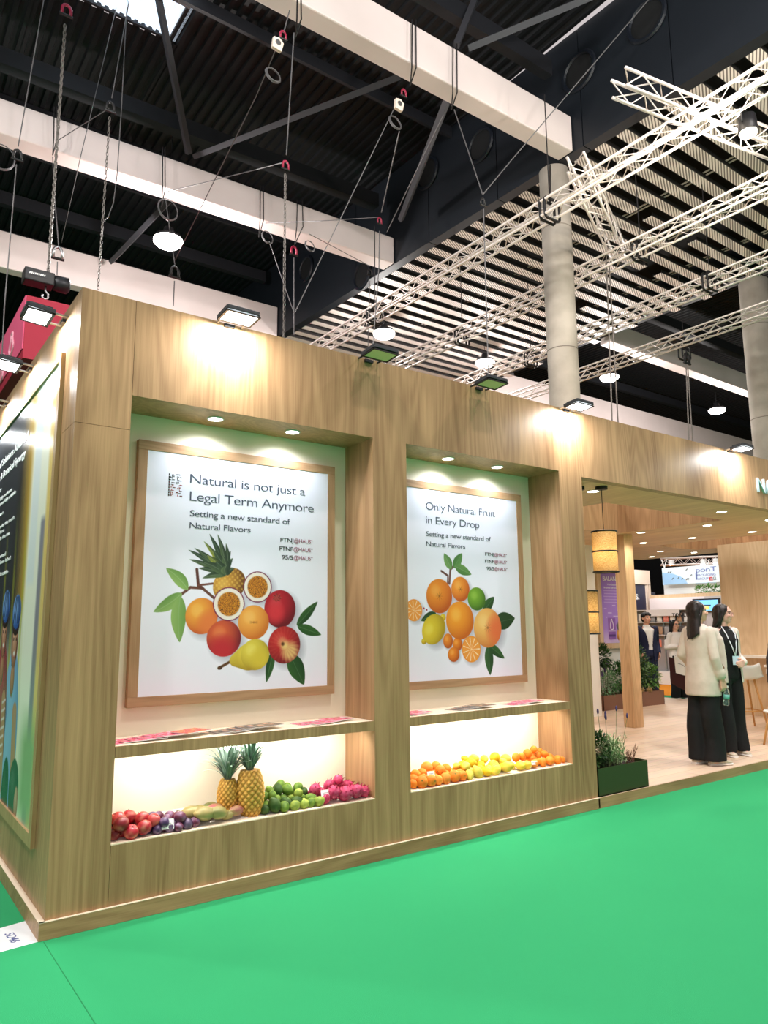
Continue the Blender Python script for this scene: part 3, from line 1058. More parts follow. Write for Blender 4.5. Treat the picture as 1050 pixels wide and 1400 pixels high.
nt.links.new(mxs.outputs[0], nt.nodes['Material Output'].inputs['Surface'])
def pendant(x, y, zt, zb, label, r=.116):
    t = thing('pendant_lamp', label, 'pendant lamp', (x, y, zb), 'burlap pendant lamps')
    h = zt - zb
    MB().lathe([(.06, BB - zb), (.06, BB - zb - .03), (.02, BB - zb - .035)], n=24).build('canopy', BLACK, t)
    MB().tube([(0, 0, BB - zb - .03), (0, 0, h * .45)], .004, 6).build('cord', BLACK, t)
    s = MB().lathe([(r, h), (r, 0)], n=40)
    s.f = s.f[:-2]; s.mi = s.mi[:-2]
    so = s.build('shade', BURLAP, t, smooth=True)
    for z in (0, h / 2, h):
        ring = [((r + .002) * math.cos(a), (r + .002) * math.sin(a), z) for a in np.linspace(0, 2 * math.pi, 40, endpoint=False)]
        MB().tube(ring, .0085, 6, close=True).build('black_band', BLACK, so, smooth=True)
    MB().box(-r, r, -.004, .004, h - .012, h - .004).box(-.004, .004, -r, r, h - .012, h - .004).build('spider_frame', DARK, t)
    MB().ball((0, 0, h * .40), .035, 12, 8).build('bulb', mat('bulb_glow', (255, 224, 170), emit=10), t, smooth=True)
    point('bulb_light', t, (0, 0, h * .42), PENDANT_W, (1, .84, .62), .05)
pendant(4.975, .2, 2.462, 2.068, 'burlap pendant lamp in full view above the front planter')
pendant(4.80, .34, 1.885, 1.478, 'lower burlap pendant lamp half hidden by the wall end', .125)

# ------------------------------------------------------------------ red hanging sign and chain hoist
CRIMSON = mat('crimson_fabric', (170, 22, 54), 0.6)
PINKF = mat('pink_fabric', (232, 92, 134), 0.6)
xc, zc = 1.083, 7.32
b = MB().box(xc, 7.4, 9.0, 14.0, 6.18, zc)
t = thing('hanging_sign', 'crimson box sign hanging from a chain hoist above the side wall', 'hanging sign', (xc, 9.0, 6.18))
b.build('fabric_box', CRIMSON, t, world=True)
MB().box(xc - .02, xc - .001, 9.02, 14.0, 6.35, zc - .0).build('side_panel', PINKF, t, world=True)
for k, (yy, zz, s_) in enumerate(((9.9, 6.95, 'HAUS'), (9.9, 6.6, 'HAUS'))):
    pass
cu = [(xc - .03, 10.1 + .16 * math.sin(a) * (1 + .4 * math.cos(3 * a)), 6.78 + .22 * math.cos(a)) for a in np.linspace(0, 2 * math.pi, 26, endpoint=False)]
MB().tube(cu, .02, 5, close=True).build('emblem', mat('pale_pink_print', (250, 190, 210), .6), t, world=True)
cu = [(xc - .03, 11.1 + .2 * math.sin(2 * a), 6.62 + .26 * math.cos(a)) for a in np.linspace(0, 2 * math.pi, 30, endpoint=False)]
MB().tube(cu, .02, 5, close=True).build('emblem', _M['pale_pink_print'], t, world=True)

hc = P(63, 384, y=9.3)
t = thing('chain_hoist', 'black electric chain hoist holding up the crimson sign', 'hoist', hc)
b = MB().box(-.38, .12, -.15, .15, -.12, .12)
b.build('motor_body', BLACK, t, bevel=.02)
MB().lathe([(.06, .12), (.14, .13), (.15, .36), (.10, .40)], n=20, axis='x').build('motor_end', DARK, t, smooth=True)
MB().box(-.36, -.02, -.156, -.150, -.02, .06).build('name_plate', DARK, t)
b = MB()
for k in range(9):
    b.prism([(-.31 + k * .03, -.158, .0), (-.31 + k * .03 + .02, -.158, .0), (-.30 + k * .03 + .02, -.158, .035), (-.30 + k * .03, -.158, .035)], (0, .003, 0))
b.build('plate_marks', WHITE, t)
MB().tube([(0, 0, -.12), (0, 0, -.2), (.05, 0, -.25), (.05, 0, -.32), (0, 0, -.36), (-.05, 0, -.32), (-.045, 0, -.27)], .017, 8).build('hook', STEEL, t, smooth=True)

# ------------------------------------------------------------------ rigging
CHAIN = mat('rigging_chain', (112, 106, 102), 0.5, .3)
def cable(label, pts, r=.011, name='rigging_cable', m=None, group='rigging cables'):
    o = MB().tube(pts, r, 6).build(name, m or WIRE)
    return tag(o, label, 'cable', group)
def chain(label, p, q, r=.008):
    p, q = Vector(p), Vector(q); d = q - p; L = d.length; n = int(L / .075); d.normalize()
    a = d.cross(Vector((1, .3, 0))).normalized(); c = d.cross(a)
    b = MB()
    for i in range(n):
        o_ = p + d * (i + .5) * L / n
        e = a if i % 2 else c
        ring = [o_ + d * .046 * math.cos(k) + e * .020 * math.sin(k) for k in np.linspace(0, 2 * math.pi, 8, endpoint=False)]
        b.tube(ring, r, 4, close=True)
    o = b.build('hoist_chain', CHAIN)
    return tag(o, label, 'chain', 'hoist chains')
def shackle(label, c, m=RED, s=1.0):
    t = thing('shackle', label, 'shackle', c, 'rigging shackles')
    MB().tube([Vector(q) * s for q in ((-.05, 0, -.07), (-.05, 0, .02), (-.03, 0, .06), (0, 0, .075), (.03, 0, .06), (.05, 0, .02), (.05, 0, -.07))], .018 * s, 7).build('bow', m, t, smooth=True)
    MB().tube([Vector((-.075, 0, -.07)) * s, Vector((.075, 0, -.07)) * s], .017 * s, 7).build('pin', BLACK, t)
    return t
def pulley(label, c):
    t = thing('pulley_block', label, 'pulley', c, 'white pulley blocks')
    MB().prism([(-.10, -.035, -.11), (.07, -.035, -.13), (.11, -.035, .04), (.03, -.035, .11), (-.08, -.035, .09)], (0, .07, 0)).build('cheek', mat('pulley_cream', (226, 210, 196), .5), t, bevel=.012)
    MB().lathe([(.05, -.045), (.05, .045)], c=(0, 0, 0), n=16, axis='y').build('wheel', STEEL, t)
def coil(label, c, r=.15):
    t = thing('cable_coil', label, 'cable coil', c, 'coiled steel cables')
    for k in range(3):
        ring = [((r + .01 * k) * .8 * math.cos(a), .012 * k + .05 * math.sin(a), r * math.sin(a) * (1 + .03 * k)) for a in np.linspace(0, 2 * math.pi, 24, endpoint=False)]
        MB().tube(ring, .010, 5, close=True).build('loop', WIRE, t, smooth=True)
def sling(label, px, py0, py1, y, dx=5):
    """a doubled steel sling round a beam"""
    t = thing('beam_sling', label, 'sling', P(px, py1, y=y), 'beam slings')
    for s in (-1, 1):
        MB().tube([P(px + s * dx * .5, py0, y=y), P(px + s * dx * .6, py1 - 4, y=y), P(px - dx, py1 + 34 * .6, y=y + .25)], .013, 6).build('leg', CLAMP, t, world=True)
Y1, Y2, Y3 = 5.10, 11.45, 18.1
# first beam
sling('steel sling round the nearest white beam above the first drop wire', 409, -2, 30, Y1)
cable('drop wire from the nearest beam with a red shackle at its foot', [P(402, 45, y=Y1 + .2), P(391.5, 212, y=Y1 + .2)])
shackle('red shackle at the foot of the drop wire under the nearest beam', P(390.5, 226, y=Y1 + .2))
chain('chain running down from the red shackle to the stand top', P(390, 238, y=Y1 + .2), P(388, 470, y=Y1 + .2))
cable('level guy wire from the red shackle to the second beam', [P(388, 222, y=Y1 + .2), P(350, 232, y=7.5), P(229, 262, y=Y2)], .009)
pulley('white pulley block near the top, beside the drop wire', P(379, 60, y=Y1 + .3))
shackle('red shackle above the topmost white pulley', P(387, 48, y=Y1 + .3))
coil('small wire coil hanging under the topmost white pulley', P(374, 102, y=Y1 + .3))
cable('short wire carrying the topmost pulley from above', [P(388, 44, y=Y1 + .3), P(396, 14, y=Y1 + .3)])
cable('long slanting wire from the topmost pulley to the lamp wire', [P(376, 70, y=Y1 + .3), P(350, 132, y=6.4), P(239, 356, y=Y2)], .009)
sling('steel sling round the nearest white beam above the lower pulley', 566, 27, 96, Y1)
pulley('white pulley block hanging at the middle of the nearest beam', P(545, 143, y=Y1 + .35))
shackle('red shackle above the lower white pulley', P(552, 127, y=Y1 + .35))
coil('small wire coil under the lower white pulley', P(541, 167, y=Y1 + .35))
cable('long slanting wire from the lower pulley to the yoke over the wall top', [P(538, 150, y=Y1 + .35), P(402.5, 428, y=Y1 + 1.2)], .009)
cable('slanting wire from the lower pulley to the red shackle by the second beam', [P(546, 180, y=Y1 + .35), P(521.5, 290, y=8.0)])
shackle('red shackle hanging before the end of the second beam', P(519, 302, y=8.0))
cable('paired wire hanging down before the end of the second beam', [P(519, 316, y=8.0), P(518, 366, y=8.0), P(509, 488, y=8.0)])
cable('level wire from the shackle before the second beam to the coil sling', [P(517, 297, y=8.0), P(440, 302, y=9.5), P(363, 305, y=Y2)], .009)
sling('steel sling round the nearest white beam close to the navy girder', 622, 60, 130, Y1)
cable('long wire slanting from the nearest beam to the end of the second beam', [P(606, 158, y=Y1 + .4), P(529, 317, y=9.5)])
cable('left arm of the wire yoke before the navy girder', [P(621, 150, y=Y1 + .4), P(660, 266, y=Y1 - .2)])
cable('right arm of the wire yoke, rising past the girder to the roof', [P(660, 266, y=Y1 - .2), P(700, 218, y=4.6), P(888, -2, y=2.6)])
shackle('steel shackle under the wire yoke before the navy girder', P(660, 276, y=Y1 - .2), CLAMP)
cable('plumb wire from the yoke before the navy girder to the wall top', [P(661, 286, y=Y1 - .2), P(668, 522, y=Y1 - .2)])
# second beam
sling('steel sling round the second white beam above the hanging lamp', 224, 201, 262, Y2, 3)
coil('wire coil hanging under the second white beam near the lamp', P(230, 286, y=Y2), .28)
cable('lamp wire down from the second beam to a hook', [P(226, 270, y=Y2), P(239, 362, y=Y2)])
shackle('dark hook below the hanging lamp', P(239, 372, y=Y2), CLAMP, 1.8)
cable('wire from the dark hook below the lamp to the wall top', [P(238.5, 384, y=Y2), P(237, 418, y=Y2)], .012)
sling('steel sling round the second white beam at its left part', 76, 146, 192, Y2, 4)
chain('heavy chain from the roof to the black hoist', P(89, 34, y=9.3), P(66, 372, y=9.3), .016)
shackle('red hook block at the top of the heavy chain', P(91, 14, y=9.3), RED, 1.6)
cable('wire left of the hoist chain, crossing the second beam', [P(60, -2, y=9.0), P(25, 200, y=9.0)])
shackle('dark shackle on the wire left of the hoist chain', P(24, 212, y=9.0), CLAMP, 1.3)
cable('wire running down past the crimson sign at the picture edge', [P(22.5, 225, y=9.0), P(6, 420, y=9.0), P(2, 500, y=9.0)])
cable('plumb wire ending at the hook over the second beam', [P(177, -2, y=9.2), P(153, 134, y=9.2)])
shackle('dark hook over the second beam between two plumb wires', P(151, 146, y=9.2), CLAMP, 1.4)
chain('light chain from the hook over the second beam to the wall top', P(150, 160, y=9.2), P(134, 396, y=9.2))
cable('slack wire hanging beside the light chain', [P(174, -2, y=9.2), P(166, 150, y=9.2), P(160, 240, y=9.2), P(155, 278, y=9.2), P(148, 296, y=9.2), P(140, 305, y=9.2)], .010)
cable('thin wire slanting behind the light chain', [P(162, -2, y=10.5), P(110, 215, y=10.8), P(84, 332, y=18.19)], .009)
cable('short guy wire between the hook and the left sling', [P(149, 148, y=9.2), P(79, 192, y=Y2)], .009)
cable('wire pair from the left sling down to a steel ring', [P(72, 214, y=Y2), P(74, 260, y=Y2), P(80, 336, y=Y2)])
shackle('steel ring above the black hoist', P(79, 346, y=Y2), STEEL, 1.8)
cable('short wire from the steel ring to the hoist', [P(78.5, 358, y=Y2), P(78, 376, y=Y2)])
coil('wire coil at the very edge over the second beam', P(2, 214, y=Y2), .3)
sling('steel sling round the second beam with a small coil', 358, 254, 304, Y2, 4)
coil('small wire coil under the second beam, left of the chain', P(366, 324, y=Y2), .18)
sling('steel sling round the second beam right of the chain', 410, 273, 314, Y2, 7)
coil('small upright wire coil under the second beam, right of the chain', P(424, 336, y=Y2), .16)
shackle('red shackle under the second beam', P(402, 343, y=Y2), RED, 1.6)
cable('wire from the red shackle under the second beam to the yoke', [P(402, 352, y=Y2), P(402, 428, y=Y2), P(402, 458, y=Y2)])
cable('left arm of the yoke over the wall top', [P(368, 330, y=Y2), P(402, 428, y=Y2)], .010)
cable('guy wire along the second beam to a hook at its end', [P(423, 320, y=Y2), P(506, 364, y=Y2)], .009)
shackle('dark hook at the end of the second beam', P(506, 372, y=Y2), CLAMP, 1.3)
cable('plumb wire from the hook at the end of the second beam', [P(505.5, 384, y=Y2), P(503, 482, y=Y2)])
cable('wire pair before the third beam, nearest the girder end', [P(386, 335, y=Y3 - .3), P(388, 452, y=Y3 - .3)], .012)
cable('short wires from the nearest beam end down to the first truss', [P(752, 226, y=Y1 + .2), P(752, 276, y=4.3)], .02, m=CLAMP)
for q, lb in ((((828, 328), (837, 578)), 'left strand of the chain pair right of the round column'), (((831, 328), (845, 578)), 'right strand of the chain pair right of the round column'), (((938, 498), (942, 604)), 'left strand of the chain pair under the fourth truss'), (((940, 498), (947, 606)), 'right strand of the chain pair under the fourth truss')):
    cable(lb, [P(*q[0], y=5.0), P(*q[1], y=5.0)], .016, 'hoist_chain', CHAIN, 'hoist chains')
shackle('steel hook block under the fourth truss', P(939, 490, y=5.0), CLAMP, 1.8)

# ------------------------------------------------------------------ posters in the niches
INK = mat('slate_ink', (62, 66, 84), 0.6)
INK_B = mat('black_ink', (24, 24, 30), 0.6)
INK_R = mat('plum_ink', (150, 42, 84), 0.6)
INK_W = mat('white_ink', (250, 250, 252), 0.6)
PRINT = vcol_mat('printed_sheet', 0.38, 0.4)
SHEET_W, SHEET_H = 1.356, 1.552
XU, ZU = (1, 0, 0), (0, 0, 1)

def framed(name_label, x0, z0):
    """oak frame and white sheet; x0, z0: upper corner of the sheet"""
    t = thing('framed_poster', name_label, 'poster', (x0 + SHEET_W / 2, 0.36, z0 - SHEET_H - .06), 'niche posters')
    yb, yf = ND - .001, 0.328
    fw = .062
    MB().box(x0 - fw, x0 + SHEET_W + fw, yf - .004, yb, z0, z0 + fw).build('frame_top', OAK_F, t, world=True, bevel=.002)
    MB().box(x0 - fw, x0 + SHEET_W + fw, yf - .004, yb, z0 - SHEET_H - fw, z0 - SHEET_H).build('frame_bottom', OAK_F, t, world=True, bevel=.002)
    for a in (x0 - fw, x0 + SHEET_W):
        MB().box(a, a + fw, yf - .004, yb, z0 - SHEET_H, z0).build('frame_side', OAK_FV, t, world=True, bevel=.002)
    MB().box(x0, x0 + SHEET_W, yf + .004, yb, z0 - SHEET_H, z0).build('backing', WHITE, t, world=True)
    return t

def haus(t, x0, z0, rows, u1, cap=.030):
    for i, (s, v, u0) in enumerate(rows):
        o = Vector((x0 + u0, .327, z0 - v))
        w1 = (u1 - u0) * .40 if s != '95/5' else (u1 - u0) * .36
        words('product_line', s, o, XU, ZU, INK_B, t, width=w1, cap=cap, thin=.004)
        words('product_line', '@HAUS', o + Vector((w1 + .006, 0, 0)), XU, ZU, INK_R, t, width=(u1 - u0) * .95 - w1 - .006, cap=cap, thin=-.004)
        words('trademark', 'TM', o + Vector(((u1 - u0) * .96, 0, cap * .62)), XU, ZU, INK_R, t, width=.012, cap=cap * .3)

SP = []
rng = np.random.RandomState(3)
def seeds(x, y, col):
    """cut passion fruit: pale rind ring, amber pulp with dark seeds"""
    r = np.sqrt(x * x + y * y)
    out = np.where((r > .93)[..., None], np.array((120, 30, 70.)), np.array((238, 222, 214.)))
    a = np.arctan2(y, x)
    pulp = np.clip((.74 - r) * 14, 0, 1)[..., None]
    pat = (np.sin(a * 17 + r * 9) * np.sin(r * 26 + a * 3) + .4 * np.sin(a * 31 + r * 40))[..., None]
    pc = np.where(pat > .5, np.array((92, 50, 22.)), np.where(pat > -.1, np.array((216, 140, 40.)), np.array((170, 96, 28.))))
    return out * (1 - pulp) + pc * pulp

def blush(c2, ox, oy, k=1.3):
    def f(x, y, col):
        m = np.clip(1.1 - ((x - ox) ** 2 + (y - oy) ** 2) * k, 0, 1)[..., None]
        return col * (1 - m) + np.array(c2, float) * m
    return f

def navel(n=9, c=(120, 70, 20)):
    def f(x, y, col):
        r = np.sqrt(x * x + y * y); a = np.arctan2(y, x)
        m = np.clip(1 - r / .30, 0, 1) * np.clip(np.cos(a * n) * 3 - 1.6, 0, 1)
        m = np.maximum(m * .8, np.clip(1 - r / .09, 0, 1))[..., None]
        return col * (1 - m) + np.array(c, float) * m
    return f

def segments(x, y, col):
    r = np.sqrt(x * x + y * y); a = np.arctan2(y, x)
    out = np.where((r > .9)[..., None], np.array((236, 140, 40.)), np.array((238, 150, 62.)))
    m = np.clip(np.cos(a * 11) * 6 - 4.6, 0, 1) * (r < .9)
    m = np.maximum(m, np.clip(1 - r / .10, 0, 1))[..., None]
    out = out * (1 - m) + np.array((250, 224, 190.)) * m
    g = np.clip(np.sin(r * 30 + a * 22) * .5, 0, 1)[..., None] * .25
    return out * (1 - g) + np.array((220, 110, 30.)) * g

# --- first poster
X1, Z1 = 0.527, 2.697
t = framed('framed white poster about natural flavors with pineapple, pear, apple and passion fruit', X1, Z1)
S = Print(SHEET_W, SHEET_H, .003, (240, 234, 250))
for e in ((.396, 1.06, .111, .118), (.556, 1.206, .122, .12), (.585, .98, .114, .113), (.794, .861, .108, .107), (.97, 1.009, .123, .131), (1.007, 1.258, .126, .128), (.78, 1.321, .11, .104)):
    S.shadow(*e)
G1, G2 = (150, 178, 104), (108, 146, 74)
D1, D2 = (52, 92, 40), (28, 60, 26)
S.line([(.253, .923), (.313, .876), (.396, .88), (.482, .945)], .009, (104, 62, 50))
S.line([(.353, .756), (.367, .861), (.396, .88)], .010, (92, 52, 44))
S.line([(.367, .861), (.479, .845)], .007, (112, 66, 56))
S.leaf((.297, .889), (.148, .757), .040, G1, G2, .01); S.leaf((.257, .916), (.078, 1.036), .042, G1, G2, -.01); S.leaf((.247, .936), (.254, 1.227), .050, G2, G1, .01)
S.leaf((1.105, 1.125), (1.274, .954), .034, D1, D2); S.leaf((1.11, 1.130), (1.306, 1.193), .036, D1, (36, 76, 30)); S.leaf((.92, 1.30), (.872, 1.507), .030, D1, D2); S.leaf((1.05, 1.32), (1.166, 1.538), .062, D2, D1)
# pineapple
def scales(x, y, col):
    p, q = (x * 5 + y * 4), (x * 5 - y * 4)
    m = np.clip(np.cos(p * 3.1) * np.cos(q * 3.1) * 1.6, 0, 1)[..., None]
    return col * (1 - m * .5) + np.array((238, 196, 96.)) * m * .5
S.ball(.585, .85, .125, .105, (206, 146, 62), (110, 66, 26), (232, 190, 100), scales, rot=-.7)
cx, cy = .56, .79
spk = [(.291, .632), (.331, .617), (.604, .67), (.588, .623), (.30, .694), (.618, .738), (.364, .749), (.393, .814), (.395, .569), (.553, .573), (.433, .516), (.491, .516), (.46, .62), (.42, .66), (.53, .66), (.40, .71), (.48, .70), (.56, .72)]
for k, q in enumerate(spk):
    L = math.hypot(q[0] - cx, q[1] - cy)
    dk = (k * 37 % 10) / 10
    base = (62 + 40 * dk, 82 + 36 * dk, 56 + 20 * dk) if k not in (8, 13) else (176, 176, 66)
    S.leaf((cx + (q[0] - cx) * .02, cy + (q[1] - cy) * .02), q, .020 + .008 * (k > 11), base, (34, 50, 38), .012 * (1 if q[0] < cx else -1))
S.ball(.794, .861, .108, .107, (238, 222, 214), (200, 180, 180), (250, 244, 244), seeds)
S.ball(.97, 1.009, .123, .131, (186, 30, 44), (110, 10, 26), (232, 120, 120), blush((214, 50, 60), -.3, .2, 2.2))
for k in range(7):
    a = k / 7 * 2 * math.pi
    S.leaf((.945, .935), (.945 + .04 * math.cos(a), .93 + .034 * math.sin(a)), .010, (190, 60, 50), (96, 16, 24))
S.ball(.396, 1.06, .111, .118, (238, 160, 62), (196, 84, 40), (250, 206, 120), blush((226, 120, 60), .5, .45))
S.ball(.556, 1.206, .122, .12, (214, 92, 54), (120, 26, 36), (240, 160, 96), blush((190, 40, 50), -.1, .75, .9))
S.ball(.585, .98, .114, .113, (238, 222, 214), (200, 180, 180), (250, 244, 244), seeds)
S.ball(.769, 1.102, .115, .116, (240, 164, 74), (206, 110, 40), (252, 206, 130), navel(2, (150, 84, 40)))
# pear: body, neck, stem
S.line([(.60, 1.362), (.523, 1.399)], .009, (96, 58, 30)); S.ball(.531, 1.397, .016, .012, (86, 50, 28), (60, 34, 20), (120, 80, 50))
for k in range(9):
    f = k / 8
    S.ball(.64 + .10 * f, 1.352 - .02 * f, .042 + .052 * f, .040 + .050 * f, (222, 194, 70), (172, 140, 38), (240, 220, 120))
S.ball(.785, 1.318, .106, .104, (224, 198, 74), (168, 136, 36), (246, 230, 140), blush((216, 186, 60), .4, .3))
def apple_tone(x, y, col):
    r = np.sqrt(x * x + y * y); a = np.arctan2(y, x)
    m = (np.clip(1.15 - ((x - .35) ** 2 + (y - .35) ** 2) * 2.4, 0, 1) * .8 + np.clip(.9 - ((x + .1) ** 2 + (y + .1) ** 2) * 6, 0, 1) * .6 + .12 * np.sin(a * 23) * r)[..., None].clip(0, 1)
    col = col * (1 - m) + np.array((240, 206, 130.)) * m
    d = np.clip(1 - ((x + .1) ** 2 + (y + .05) ** 2) * 60, 0, 1)[..., None]
    return col * (1 - d) + np.array((80, 40, 20.)) * d
S.ball(1.007, 1.258, .126, .128, (196, 40, 42), (120, 14, 26), (236, 120, 100), apple_tone)
S.build('printed_sheet', (X1, .328, Z1), (1, 0, 0), (0, 0, -1), t, PRINT)
def line1(s, u0, v, u1, cap, nm='heading', thin=-.009):
    words(nm, s, (X1 + u0, .327, Z1 - v), XU, ZU, INK, t, width=u1 - u0, cap=cap, thin=thin)
line1('Natural is not just a', .287, .186, 1.163, .066); line1('Legal Term Anymore', .289, .304, 1.235, .067)
line1('Setting a new standard of', .294, .407, 1.04, .043, 'subheading', -.003); line1('Natural Flavors', .294, .488, .732, .042, 'subheading', -.003)
haus(t, X1, Z1, (('FTNJ', .536, .964), ('FTNF', .598, .958), ('95/5', .659, .977)), 1.226)
# small emblem block: two columns of tiny mixed strokes, dark at the top, red at the foot
b = MB()
rr = random.Random(5)
for k in range(9):
    for j in range(2):
        u, v = .146 + j * .046, .136 + k * .0172
        for q in range(3):
            du = rr.uniform(0, .028); dv = rr.uniform(0, .009)
            w, h = (rr.uniform(.010, .018), .0035) if rr.random() < .55 else (.004, rr.uniform(.007, .013))
            b.m(0 if k < 4 or rr.random() < .25 else 1)
            b.box(X1 + u + du, X1 + u + du + w, .3268, .3274, Z1 - v - dv - h, Z1 - v - dv)
        b.m(0 if k < 3 else 1).box(X1 + .143, X1 + .150, .3268, .3274, Z1 - .138 - k * .0172 - .012, Z1 - .138 - k * .0172)
b.build('emblem', [INK_B, mat('emblem_red', (170, 60, 56), .6)], t, world=True)

# --- second poster
X2, Z2 = 2.540, 2.683
A2 = 2.65 - X2
t = framed('framed white poster about natural fruit with oranges, lemon, lime and kumquats', X2, Z2)
S = Print(SHEET_W, SHEET_H, .003, (240, 233, 250))
E2 = dict(orA=(.308, .88, .138, .14), manB=(.541, .817, .102, .103), lime=(.723, .896, .103, .098), orC=(.528, 1.077, .153, .157), lem=(.242, 1.147, .124, .124), grape=(.843, 1.139, .163, .167), k1=(.391, 1.243, .052, .06), k2=(.494, 1.271, .052, .055), k3=(.449, 1.354, .063, .06), half=(.647, 1.315, .106, .109), halfl=(.040, .996, .085, .087))
E2 = {k: (v[0] + A2, *v[1:]) for k, v in E2.items()}
for e in E2.values():
    S.shadow(*e)
g = lambda u, v: (u + A2, v)
S.line([g(.42, .774), g(.433, .657), g(.47, .63)], .010, (110, 70, 66)); S.line([g(.334, .673), g(.405, .71)], .009, (96, 56, 50)); S.line([g(.405, .71), g(.40, .80)], .008, (96, 56, 50))
S.leaf(g(.445, .653), g(.368, .525), .040, (120, 158, 92), (88, 130, 70)); S.leaf(g(.473, .642), g(.569, .514), .042, (70, 116, 56), (100, 146, 80)); S.leaf(g(.486, .626), g(.670, .691), .042, (110, 150, 84), (74, 118, 58))
S.leaf(g(.27, 1.02), g(.11, 1.079), .036, D1, D2); S.leaf(g(.80, 1.0), g(.93, .875), .046, D1, D2); S.leaf(g(.93, 1.10), g(1.176, 1.057), .075, (40, 66, 34), D2); S.leaf(g(.84, 1.28), g(1.033, 1.403), .040, D1, D2); S.leaf(g(.842, 1.29), g(.855, 1.538), .050, D2, (60, 96, 50))
OR, ORD_, ORH = (236, 138, 40), (190, 84, 20), (250, 190, 110)
S.ball(*E2['orA'], OR, ORD_, ORH, navel(8)); S.ball(*E2['manB'], (238, 144, 48), ORD_, ORH, navel(6)); S.ball(*E2['lime'], (118, 160, 44), (66, 104, 24), (180, 206, 100))
S.ball(*E2['halfl'], OR, ORD_, ORH, segments)
for k in ('k1', 'k2', 'k3'):
    S.ball(*E2[k], (232, 130, 34), (180, 78, 18), (250, 190, 110))
e = E2['lem']
S.ball(e[0] - .105, e[1] + .095, .026, .024, (216, 184, 40), (170, 136, 20), (240, 216, 90)); S.ball(e[0] + .10, e[1] - .095, .030, .028, (226, 190, 50), (190, 150, 30), (246, 220, 100))
S.ball(e[0], e[1], .132, .112, (230, 196, 50), (176, 140, 22), (248, 226, 120), rot=-.75)
S.ball(*E2['orC'], (240, 150, 40), (200, 96, 20), (252, 200, 110)); S.ball(*E2['half'], OR, ORD_, ORH, segments)
def grapef(x, y, col):
    col = blush((226, 108, 60), .75, .1, 1.1)(x, y, col)
    return navel(9, (130, 80, 40))(x, y, col)
S.ball(*E2['grape'], (240, 180, 100), (206, 120, 56), (252, 216, 150), grapef)
S.ball(*g(.143, .981), .008, .008, (170, 40, 60), (120, 20, 40), (200, 80, 90)); S.ball(*g(.172, .992), .008, .008, (170, 40, 60), (120, 20, 40), (200, 80, 90))
S.build('printed_sheet', (X2, .328, Z2), (1, 0, 0), (0, 0, -1), t, PRINT)
def line2(s, u0, v, u1, cap, nm='heading', thin=-.009):
    words(nm, s, (2.65 + u0, .327, Z2 - v), XU, ZU, INK, t, width=u1 - u0, cap=cap, thin=thin)
line2('Only Natural Fruit', .181, .171, .973, .067); line2('in Every Drop', .180, .286, .778, .065)
line2('Setting a new standard of', .180, .391, .910, .041, 'subheading', -.003); line2('Natural Flavors', .180, .473, .606, .040, 'subheading', -.003)
haus(t, 2.65, Z2, (('FTNJ', .520, .837), ('FTNF', .582, .834), ('95/5', .644, .850)), 1.100)

# --- big print on the side wall
Y0, ZT = 0.405, 3.20
t = thing('framed_print', 'large framed photo print of two cyclists in blue helmets on the side wall', 'poster', (-.02, 2.2, .40))
for nm, (y0, y1, z0, z1) in dict(frame_side=(.335, .405, .36, 3.235), frame_top=(.405, 4.6, 3.20, 3.235), frame_bottom=(.405, 4.6, .36, .43)).items():
    MB().box(-.024, -.0005, y0, y1, z0, z1).build(nm, wood('oak_side_frame', (196, 164, 120), (160, 126, 84)), t, world=True)
SW, SHh = 4.1, 2.77
S = Print(SW, SHh, .008, (255, 252, 238))
U, V = S.U, S.V
yy = Y0 + SW - U          # world y along the sheet; the corner of the stand is at the right-hand end
n = np.sin(yy * 9 + np.sin(V * 2) * .6) + .6 * np.sin(yy * 23 + V * .7) + .3 * np.sin(yy * 51 + 2 * np.sin(V * 3))
S.blend(np.clip(n * .5, 0, 1) * .5 * (yy > .95), (196, 190, 110))
S.rect(SW - 1.0 - .18, 0, SW - .70, 1.5, (240, 190, 80), .14)         # golden trunks
S.rect(SW - .62, .0, SW - .40, 1.35, (240, 244, 248), .06)              # pale sky gap
S.rect(SW - .28, .95, SW - .14, SHh, (150, 146, 160), .05)              # grey trunk
S.rect(SW - .16, .2, SW - .03, SHh, (240, 206, 130), .06)
S.rect(SW - .45, 2.2, SW, SHh, (150, 180, 130), .25)
S.blend(np.clip((yy - 1.05) / .45, 0, 1) * np.clip((2.05 - V) / .5, 0, 1) * .93, (44, 46, 52))
S.blend(np.clip(np.sin(yy * 17 + V * .8) * 2 - 1.2, 0, 1) * (yy > 1.1) * np.clip((V - .7) / .6, 0, 1) * .7, (176, 178, 60))
S.blend(np.clip((V - 2.0) / .4, 0, 1) * (yy > 1.5) * .8, (60, 84, 50))
def at_yz(y, z):
    return Y0 + SW - y, ZT - z
